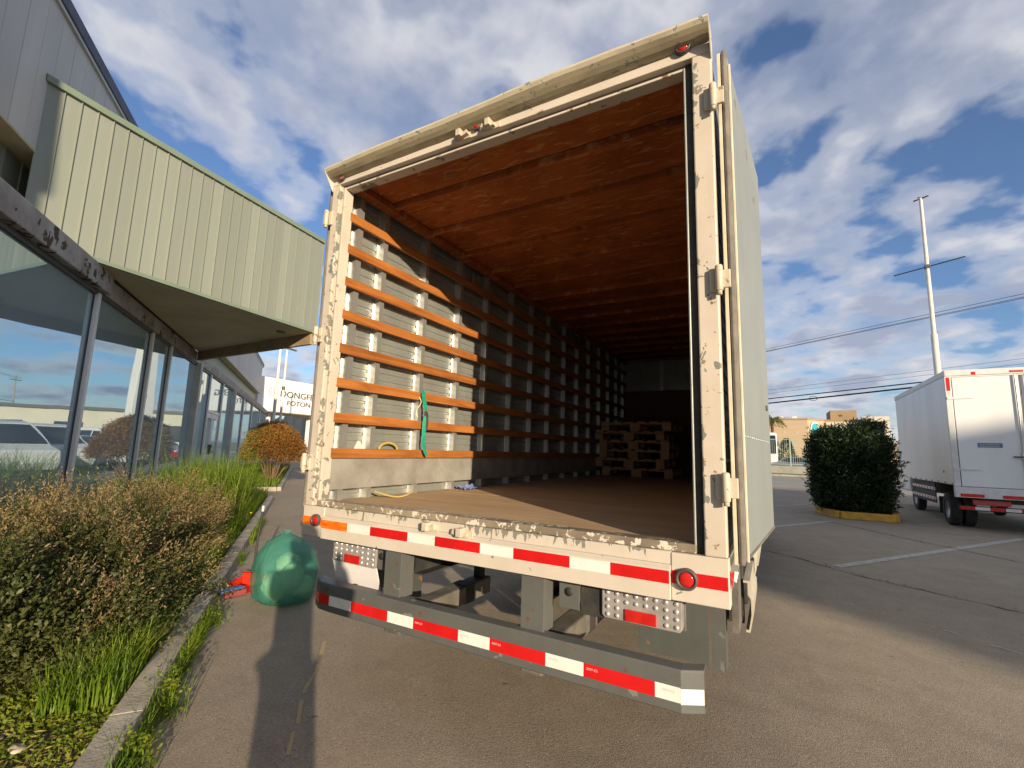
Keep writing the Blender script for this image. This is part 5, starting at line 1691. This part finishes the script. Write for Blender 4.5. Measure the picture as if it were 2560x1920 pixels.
for i in range(9):
    MB().box(-1.1835, -1.1805, .10 + i * .55, .26 + i * .55, .96, 1.0).build('side_marker', M['lens_red_dull'], WT)
MB().lathe([(.03, 0), (.03, -.006), (.001, -.007)], (-1.181, .75, 1.23), 'x', 12).build('side_cap', M['pole_dark'], WT)
MB().box(-.7, .7, .12, 5.2, .60, .93).build('underframe', tb, WT, 0.01)
MB().box(-1.12, 1.12, .16, .22, .42, .52).build('rear_bumper', tb, WT, 0.01)
for i, x in enumerate(np.arange(-1.1, 1.1, .24)):
    MB().box(x, x + .236, .155, .159, .44, .505).build('reflective_tape', M['tape_white'] if i % 2 else M['tape_red'], WT)
MB().box(-.9, -.3, .10, .15, .545, .66).build('tail_lamp', M['lens_red_dull'], WT, 0.02)
MB().box(.3, .9, .10, .15, .545, .66).build('tail_lamp', M['lens_red_dull'], WT, 0.02)
for x in (-1.02, -.78, .78, 1.02):
    wheel(x, 1.05, .37, .2, WT)
for x in (-.86, .86):
    wheel(x, 4.9, .37, .2, WT)
for s in (-1, 1):
    for z in (.50, .74):
        MB().box(s * 1.12 - .012, s * 1.12 + .012, 1.9, 4.2, z, z + .07).build('side_guard', M['tip_white'], WT, 0.004)
        for i in range(8):
            xx = s * 1.1335
            MB().box(xx - .001, xx + .001, 1.95 + i * .28, 2.08 + i * .28, z + .01, z + .06).build('reflective_tape', M['tape_red'], WT)
    MB().box(s * 1.1 - .01, s * 1.1 + .01, 1.95, 4.1, .42, .93).build('guard_panel', tb, WT)
MB().prism([(5.5, .5), (7.0, .5), (7.1, 1.0), (6.95, 1.8), (6.75, 2.15), (5.5, 2.2)], lambda a, b, d: (d, a, b), -.95, .95).build('cab', M['white_paint'], WT, 0.05, 2)

# mast with crossarms behind the white truck
MP = thing('light_mast', 'tall pale mast with thin crossarms rising behind the white truck', 'mast', at_az(13.72, 30))
MB().tube([(0, 0, 0), (0, 0, 7.6), (0, 0, 7.62), (0, 0, 14.7)], [.15, .13, .095, .07], 12).build('mast_shaft', M['pole_white'], MP)
ad = (at_az(16.375, 29.7) - at_az(11.03, 30.8)).normalized()
MB().tube([tuple(ad * -1.42 + Vector((0, 0, 11.05))), tuple(ad * 1.45 + Vector((0, 0, 11.05)))], .03, 8).build('crossarm', M['pole_dark'], MP)
MB().box(-.10, .10, -.10, .10, 10.95, 11.15).build('clamp', M['pole_dark'], MP, 0.01)
MB().tube([tuple(ad * -.30 + Vector((0, 0, 14.68))), tuple(ad * .33 + Vector((0, 0, 14.68)))], .035, 8).build('top_arm', M['pole_dark'], MP)
MB().tube([(-.12, -.02, 14.76), (.15, .02, 14.70)], .03, 8).build('top_arm', M['pole_dark'], MP)

# overhead cables and the poles that carry them
M['cable'] = pm('black_cable', (0.012, 0.012, 0.018), (0.02, 0.02, 0.026), 4, 0.7)
cdv = Vector((12.9, -10.6, 0)).normalized()
c0 = Vector((1.43, 45, 0))


def cable(name, label, z0, off, r_c, sag=.0, rise=0.0, s0=-78, s1=58):
    pts = []
    for i in range(41):
        s = s0 + (s1 - s0) * i / 40
        t = (s - s0) / (s1 - s0)
        pts.append(tuple(c0 + cdv * s + Vector((off * .6, off * .8, z0 + rise * s - sag * 4 * t * (1 - t) + sag * .7))))
    return tag(MB().tube(pts, r_c, 6).build(name, M['cable']), label, 'cable', 'overhead cables')


cable('overhead_cable', 'topmost of the three thin parallel overhead wires', 10.95, 0, .014)
cable('overhead_cable', 'middle of the three thin parallel overhead wires', 10.95, -.75, .014, rise=-.001)
cable('overhead_cable', 'lowest of the three thin parallel overhead wires', 10.68, -.9, .014, rise=-.002)
cable('overhead_cable', 'upper of the two faint thin wires above the thick cables', 7.45, 0, .009, .2)
cable('overhead_cable', 'lower of the two faint thin wires above the thick cables', 7.15, 0, .009, .2)
cable('overhead_cable', 'thick black cable, the upper of the two low ones', 6.72, -.2, .04, .5, .002)
cable('overhead_cable', 'thick black sagging cable, the lowest, with a loop', 6.32, -.2, .055, .5, .012)
lc = c0 + cdv * 4.3 + Vector((-.3, -.2, 6.32))
tag(MB().tube([tuple(lc + Vector((.28 * math.cos(t), 0, -.10 + .17 * math.sin(t)))) for t in np.linspace(0, 2 * math.pi, 17)], .02, 6).build('cable_loop', M['cable']), 'small cable loop hanging from the lowest thick cable', 'cable')
for i, s in enumerate((-78, 58)):
    o = thing('utility_pole', ['utility pole carrying the cables far behind the big truck', 'utility pole carrying the cables beyond the right edge'][i], 'pole', c0 + cdv * s, group='utility poles')
    MB().tube([(0, 0, 0), (0, 0, 11.4)], [.17, .12], 10).build('pole_shaft', M['kerb'], o)
    MB().box(-.9, .9, -.05, .05, 10.6, 10.72).build('crossarm', M['pole_dark'], o)

# ================================================================== ACROSS THE STREET
M['verge'] = pm('verge_grass', (0.16, 0.22, 0.02), (0.10, 0.15, 0.018), 2.5, 0.95, bmp=0.8, bscale=14)
slab('grass_verge', [(-70, 40.82), (90, 40.82), (90, 44.8), (-70, 44.8)], .10, M['verge'], h=.1)
slab('yard', [(-70, 45.2), (90, 45.2), (90, 84), (-70, 84)], .05, M['street'])
M['lowwall'] = pm('low_wall_render', (0.36, 0.34, 0.30), (0.27, 0.26, 0.23), 1.5, 0.9, bmp=0.2)
tag(MB().box(-12, 60, 44.85, 45.1, 0, .72).build('low_wall', M['lowwall'], None, 0.02), 'long low grey wall under the fence across the street', 'wall')
M['fence_green'] = pm('pale_green_fence', (0.34, 0.46, 0.40), (0.28, 0.39, 0.34), 4, 0.5)
FE = thing('metal_fence', 'pale green metal bar fence on the low wall across the street', 'fence')
for x in np.arange(-11, 60, 2.75):
    MB().box(x - .05, x + .05, 44.93, 45.03, .72, 3.10).build('fence_post', M['fence_green'], FE)
for z in (.85, 2.98):
    MB().box(-11, 59, 44.965, 44.995, z, z + .05).build('fence_rail', M['fence_green'], FE)
fb = MB()
for x in np.arange(-11, 59, .155):
    fb.box(x - .010, x + .010, 44.985, 45.0, .86, 3.05)
fbo = fb.build('fence_bars', M['fence_green'], FE)
fbo['kind'] = 'stuff'
M['tan_wall'] = pm('tan_wall', (0.47, 0.36, 0.23), (0.43, 0.33, 0.21), .6, 0.85, bmp=0.1, stretch=(.2, .2, 3))
M['tan_dark'] = pm('ochre_wall', (0.34, 0.24, 0.13), (0.30, 0.21, 0.115), .6, 0.85)
M['cream_wall'] = pm('cream_wall', (0.62, 0.56, 0.45), (0.56, 0.51, 0.41), .5, 0.85)
TB = thing('tan_building', 'tan flat-roofed building with round blue sign across the street', 'building')
MB().prism([(-14, 90), (6.74, 90), (9.34, 93.5), (16, 93.5), (16, 110), (-14, 110)], lambda a, b, d: (a, b, d), 0, 7.85).build('main_wall', M['tan_wall'], TB)
MB().prism([(-14.1, 89.9), (6.78, 89.9), (9.4, 93.4), (16.1, 93.4), (16.1, 110), (-14.1, 110)], lambda a, b, d: (a, b, d), 7.86, 8.1).build('parapet', M['tan_dark'], TB)
MB().box(10.4, 14.1, 94.5, 101, 8.11, 9.75).build('roof_block', M['tan_dark'], TB)
MB().box(11.6, 12.1, 94.45, 94.49, 8.7, 9.0).build('block_vent', M['pole_dark'], TB)
MB().box(9.6, 13.9, 93.1, 93.45, 0, 7.6).build('cream_bay', M['cream_wall'], TB)
for x in (2.6, 4.6, 0.2):
    MB().box(x, x + .7, 90.4, 91.2, 8.11, 8.5).build('roof_vent', M['tip_white'], TB)
for x, z in ((3.2, 5.7), (5.0, 5.7)):
    MB().box(x, x + .35, 89.93, 89.99, z, z + .1).build('wall_lamp', M['tip_white'], TB)
# white portal frame on the right
for x0, x1 in ((14.4, 15.1), (17.3, 18.0)):
    MB().box(x0, x1, 92.2, 93.0, 0, 8.5).build('portal_leg', M['cream_wall'], TB)
MB().box(15.101, 17.299, 92.2, 93.0, 7.7, 8.5).build('portal_beam', M['cream_wall'], TB)
MB().box(15.101, 17.299, 92.9, 93.0, 6.3, 7.69).build('portal_infill', M['lowwall'], TB)
MB().box(15.101, 17.299, 92.8, 92.95, 3.9, 6.29).build('portal_glass', M['glass_dark'], TB)
MB().bar((15.2, 92.7, 6.25), (16.2, 92.7, 5.2), .1, .12).build('portal_brace', M['cream_wall'], TB)
MB().bar((17.2, 92.7, 6.25), (16.22, 92.7, 5.2), .1, .12).build('portal_brace', M['cream_wall'], TB)
MB().box(14.0, 30, 91.4, 92.1, 0, 4.6).build('front_wing', M['tan_wall'], TB)
# round sign on the angled wall
M['teal'] = pm('teal_sign', (0.03, 0.38, 0.45), (0.02, 0.30, 0.38), 1, 0.4)
wd_ = Vector((9.34 - 6.74, 3.5, 0)).normalized()
wnm = Vector((wd_.y, -wd_.x, 0))
sc_ = Vector((7.72, 91.3, 5.75)) + wnm * .1
so = thing('round_sign', parent=TB)
so.location = sc_
so.rotation_euler = (0, 0, math.atan2(wd_.y, wd_.x))
dk = [(1.25 * math.cos(t), 1.9 * math.sin(t)) for t in np.linspace(0, 2 * math.pi, 33)[:-1]]
MB().prism(dk, lambda a, b, d: (a, d, b), -.06, .0).build('sign_rim', M['tip_white'], so)
MB().prism([(a * .84, b * .84) for a, b in dk], lambda a, b, d: (a, d, b), -.08, -.061).build('sign_disc', M['teal'], so)
MB().prism([(-.8, -.5), (.9, -.35), (.5, -.1), (.15, .5), (-.05, .9), (-.3, .35), (-.55, .1)], lambda a, b, d: (a, d, b), -.095, -.081).build('sign_motif', pm('pale_teal', (0.25, 0.6, 0.66), (0.2, 0.55, 0.6), 2, 0.4), so)
MB().box(-.75, .75, -.095, -.081, -.95, -.75).build('sign_stroke', M['tip_white'], so)


# ------------------------------------------------------------------ cars
def car(name, label, loc, rz, paint, prof, wid, wheels, wr, windows, group=None, lights=True):
    """prof: side outline (x forward, z up) of body; windows: list of side polygons"""
    c = thing(name, label, 'car', loc, rz, group)
    body = MB()
    n = len(prof)
    cols = [(-1.0, .0), (-.94, 1.0), (.94, 1.0), (1.0, 0.0)]
    zb_ = max(z for x, z in prof)
    belt = windows[0][0][1] - .03

    def hw(z):
        return wid / 2 * (1.0 if z < belt else 1 - .20 * (z - belt) / (zb_ - belt))
    vs = [(x, s * hw(z), z) for s in (-1, 1) for x, z in prof]
    fs = [tuple(range(n)), tuple(range(2 * n - 1, n - 1, -1))]
    fs += [(i, n + i, n + (i + 1) % n, (i + 1) % n) for i in range(n)]
    body.add(vs, fs)
    bo = body.build('body', paint, c, 0.05, 3)
    for poly in windows:
        for s in (-1, 1):
            MB().add([(x, s * (hw(z) + .006), z) for x, z in poly], [tuple(range(len(poly)))] if s < 0 else [tuple(range(len(poly) - 1, -1, -1))]).build('side_window', M['glass_dark'], c)
    wx = []
    for x in wheels:
        for s in (-1, 1):
            o = MB().lathe([(wr * .62, -.10), (wr * .95, -.10), (wr, -.06), (wr, .06), (wr * .95, .10), (wr * .62, .10)], (x, s * (wid / 2 - .08), wr), 'y', 22).build('wheel', M['tyre'], c)
            MB().lathe([(wr * .63, s * .09), (wr * .5, s * .06), (wr * .15, s * .07), (.001, s * .07)], (x, s * (wid / 2 - .08), wr), 'y', 16).build('rim', M['rim'], o)
    xm, xr = max(x for x, z in prof), min(x for x, z in prof)
    if lights:
        for s in (-1, 1):
            MB().ball((xm - .14, s * (wid / 2 - .2), .72), .12, .16, .09, 12, 8).build('headlight', M['chrome'], c)
            MB().ball((xr + .10, s * (wid / 2 - .12), .85), .09, .10, .14, 10, 8).build('tail_light', M['lens_red'], c)
    return c


def front_glass(c, a, b, wid, name='windscreen'):
    (x0, z0_), (x1, z1_) = a, b
    MB().add([(x0, -wid * .43, z0_), (x0, wid * .43, z0_), (x1, wid * .36, z1_), (x1, -wid * .36, z1_)], [(0, 1, 2, 3)]).build(name, M['glass_dark'], c)


M['silver'] = pm('silver_paint', (0.42, 0.45, 0.48), (0.38, 0.41, 0.44), 1, 0.25, 0.5, rvar=.05)
M['red_paint'] = pm('red_car_paint', (0.5, 0.02, 0.015), (0.42, 0.015, 0.012), 1, 0.25, rvar=.05)
SED = [(-2.15, .35), (2.15, .32), (2.22, .55), (2.1, .80), (1.2, .98), (.35, 1.45), (-.75, 1.48), (-1.55, 1.08), (-2.15, 1.02), (-2.22, .6)]
SEDW = [[(1.0, 1.0), (.35, 1.38), (-.12, 1.40), (-.12, 1.0)], [(-.2, 1.0), (-.2, 1.40), (-.72, 1.39), (-1.28, 1.06)]]
c = car('parked_car', 'silver car parked behind the fence across the street', (3.0, 47.3, .05), rad(168), M['silver'], SED, 1.78, (-1.35, 1.35), .33, SEDW)
front_glass(c, (1.16, 1.01), (.40, 1.44), 1.7)
front_glass(c, (-1.53, 1.11), (-.80, 1.47), 1.7, 'rear_window')
c = car('parked_car', 'dark car roof just showing above the bush by the fence', (11.4, 47.6, .05), rad(180), M['pole_dark'], SED, 1.78, (-1.35, 1.35), .33, SEDW)
front_glass(c, (1.16, 1.01), (.40, 1.44), 1.7)
VAN = [(-1.95, .35), (1.85, .32), (1.98, .55), (1.95, .95), (1.45, 1.12), (.75, 1.80), (.4, 1.88), (-1.75, 1.90), (-1.98, 1.75), (-2.0, .6)]
VANW = [[(1.22, 1.14), (.72, 1.70), (.25, 1.74), (.25, 1.14)], [(.15, 1.14), (.15, 1.74), (-.75, 1.75), (-.75, 1.14)], [(-.85, 1.14), (-.85, 1.75), (-1.7, 1.74), (-1.75, 1.14)]]
lot = [('parked_van', 'white van nearest in the row mirrored in the showroom glass', 18.1, 3.0, VAN, VANW, M['white_paint'], 1.9),
       ('parked_van', 'second white van in the row mirrored in the showroom glass', 21.6, 3.2, VAN, VANW, M['white_paint'], 1.9),
       ('parked_car', 'white low car third in the mirrored row', 25.0, 3.2, SED, SEDW, M['white_paint'], 1.8),
       ('parked_van', 'white van fourth in the mirrored row', 28.6, 3.2, VAN, VANW, M['white_paint'], 1.9),
       ('parked_car', 'red car at the end of the mirrored row', 32.4, 2.8, SED, SEDW, M['red_paint'], 1.8),
       ('parked_car', 'silver car beyond the red one in the mirrored row', 36.5, 3.0, SED, SEDW, M['silver'], 1.8)]
for nm_, lb, uu, nn_, pr, wi, pa, ww in lot:
    q = un(uu, nn_, 0)
    c = car(nm_, lb, q, math.atan2(-N.y, -N.x) + rad(38), pa, pr, ww, (-1.3, 1.3), .31, wi, group='vehicles parked in a row beyond the big truck')
    if pr is VAN:
        front_glass(c, (1.47, 1.16), (.80, 1.76), ww)
    else:
        front_glass(c, (1.16, 1.01), (.40, 1.44), ww)

# white pylon and low hall mirrored in the glass
PY = thing('sign_pylon', 'tapered white pylon mirrored in the showroom glass', 'pylon', un(34, 3.4))
MB().prism([(-.85, 0), (.85, 0), (.35, 11), (-.35, 11)], lambda a, b, d: (a, d, b), -.25, .25).build('pylon_body', M['sign_white'], PY, 0.03)
for z in (2, 4, 6, 8):
    MB().box(-.12, .12, -.27, -.251, z, z + .25).build('pylon_plate', M['pole_dark'], PY)
FH = thing('far_hall', 'low pale hall far behind the big truck', 'building')
FHP = un(92, 44)
hb_ = MB()
hb_.obox(FHP + Vector((0, 0, 2.6)), N, U, (0, 0, 1), 34, 9, 2.6)
hb_.build('hall_wall', M['cream_wall'], FH)
MB().obox(FHP + Vector((0, 0, 5.4)), N, U, (0, 0, 1), 34.4, 9.4, .22).build('hall_roof', M['pole_dark'], FH)
for k in range(-5, 6):
    MB().obox(FHP - U * 9.03 + N * (k * 6.5) + Vector((0, 0, 2.2)), N, U, (0, 0, 1), 1.6, .03, 1.2).build('hall_window', M['glass_dark'], FH)

# bus standing behind the fence
BS = thing('bus', 'dark-fronted bus half hidden behind the truck door', 'bus', (.6, 52.5, .05))
MB().box(-1.25, 1.25, 0, 9, .35, 3.9).build('bus_body', M['white_paint'], BS, 0.2, 3)
MB().box(-1.15, 1.15, -.03, -.002, 1.75, 3.6).build('windscreen', M['glass_dark'], BS, 0.1, 2)
MB().box(1.252, 1.27, .4, 8.6, 2.0, 3.4).build('side_glass', M['glass_dark'], BS)
for x in (-1.1, 1.1):
    wheel(x, 2.0, .45, .25, BS)
    wheel(x, 6.8, .45, .25, BS)
    MB().box(x * 1.22 - .08, x * 1.22 + .08, -.25, -.1, 2.5, 3.0).build('mirror', M['pole_dark'], BS, 0.03)

# palm and small conifers behind the fence
PT = thing('palm_tree', 'palm crown peeping over the tan building', 'palm', (1.5, 84, 0))
MB().tube([(0, 0, 0), (.1, 0, 4), (0, 0, 7.6)], [.32, .24, .2], 10).build('trunk', M['twig'], PT)
cc_, dd_ = [], []
r = np.random.default_rng(8)
for k in range(34):
    a, e = r.uniform(0, 2 * np.pi), r.uniform(-.3, 1.1)
    for j in range(24):
        t = j / 23 * 1.9
        pp = np.array([math.cos(a) * t * math.cos(e), math.sin(a) * t * math.cos(e), 7.6 + t * math.sin(e) - .28 * t * t])
        for s in (-1, 1):
            cc_.append(pp)
            dd_.append(np.array([-math.sin(a) * s + math.cos(a) * .6, math.cos(a) * s + math.sin(a) * .6, -.5]))
M['palm'] = leafmat('palm_leaf', [(0.05, 0.07, 0.012), (0.12, 0.13, 0.02), (0.20, 0.19, 0.03)], 1, 0.5, .3, 5)
leaves_obj('crown', np.array(cc_), unit(np.array(dd_)), .55, .07, M['palm'], PT)
M['conifer'] = leafmat('conifer_leaf', [(0.015, 0.03, 0.016), (0.03, 0.05, 0.025), (0.05, 0.075, 0.03)], 1.5, 0.7, .15, 10)
for i, (x, y, h_, w_, lb) in enumerate(((2.9, 62, 3.6, 1.3, 'bushy dark tree left of the round sign behind the fence'), (5.2, 63, 3.3, .8, 'slim dark conifer behind the fence near the round sign'), (7.6, 62, 3.0, 1.2, 'low dark tree behind the fence right of the round sign'))):
    o = thing('conifer', lb, 'tree', (x, y, 0), group='dark trees behind the fence')
    r = np.random.default_rng(60 + i)
    n = 1800
    zz = r.uniform(.1, 1, n)
    a = r.uniform(0, 2 * np.pi, n)
    rr = w_ * (1 - zz) ** .6 * np.sqrt(r.uniform(.1, 1, n)) * (1 + .2 * np.sin(3 * a + 7 * zz))
    q = np.stack([rr * np.cos(a), rr * np.sin(a), zz * h_], 1)
    leaves_obj('crown', q, unit(np.stack([np.cos(a), np.sin(a), r.uniform(-.2, .8, n)], 1)), .3, .09, M['conifer'], o)
    MB().tube([(0, 0, 0), (0, 0, h_ * .8)], [.1, .03], 6).build('trunk', M['twig'], o)

# big arched hall behind and right of the viewpoint: its shadow lies over the white truck
sv = Vector((math.sin(rad(SUN_AZ)), -math.cos(rad(SUN_AZ)), 0))
wv = Vector((math.cos(rad(SUN_AZ)), math.sin(rad(SUN_AZ)), 0))
AH = thing('arched_hall', 'big arched-roof hall behind the viewpoint, out of frame', 'building')
pts = [(3.9, 0)] + [(3.9 + 22 * t, 12.85 + 2.0 * math.sin(math.pi * (.06 + .88 * t))) for t in np.linspace(0, 1, 17)] + [(25.9, 0)]
MB().prism(pts, lambda a, b, d: tuple(wv * a + sv * d + Vector((0, 0, b))), 55.0, 85).build('hall_shell', M['cream_wall'], AH)
MB().obox(wv * 15 + sv * 54.95 + Vector((0, 0, 2.2)), wv, sv, (0, 0, 1), 2.5, .04, 2.2).build('hall_door', M['lowwall'], AH)
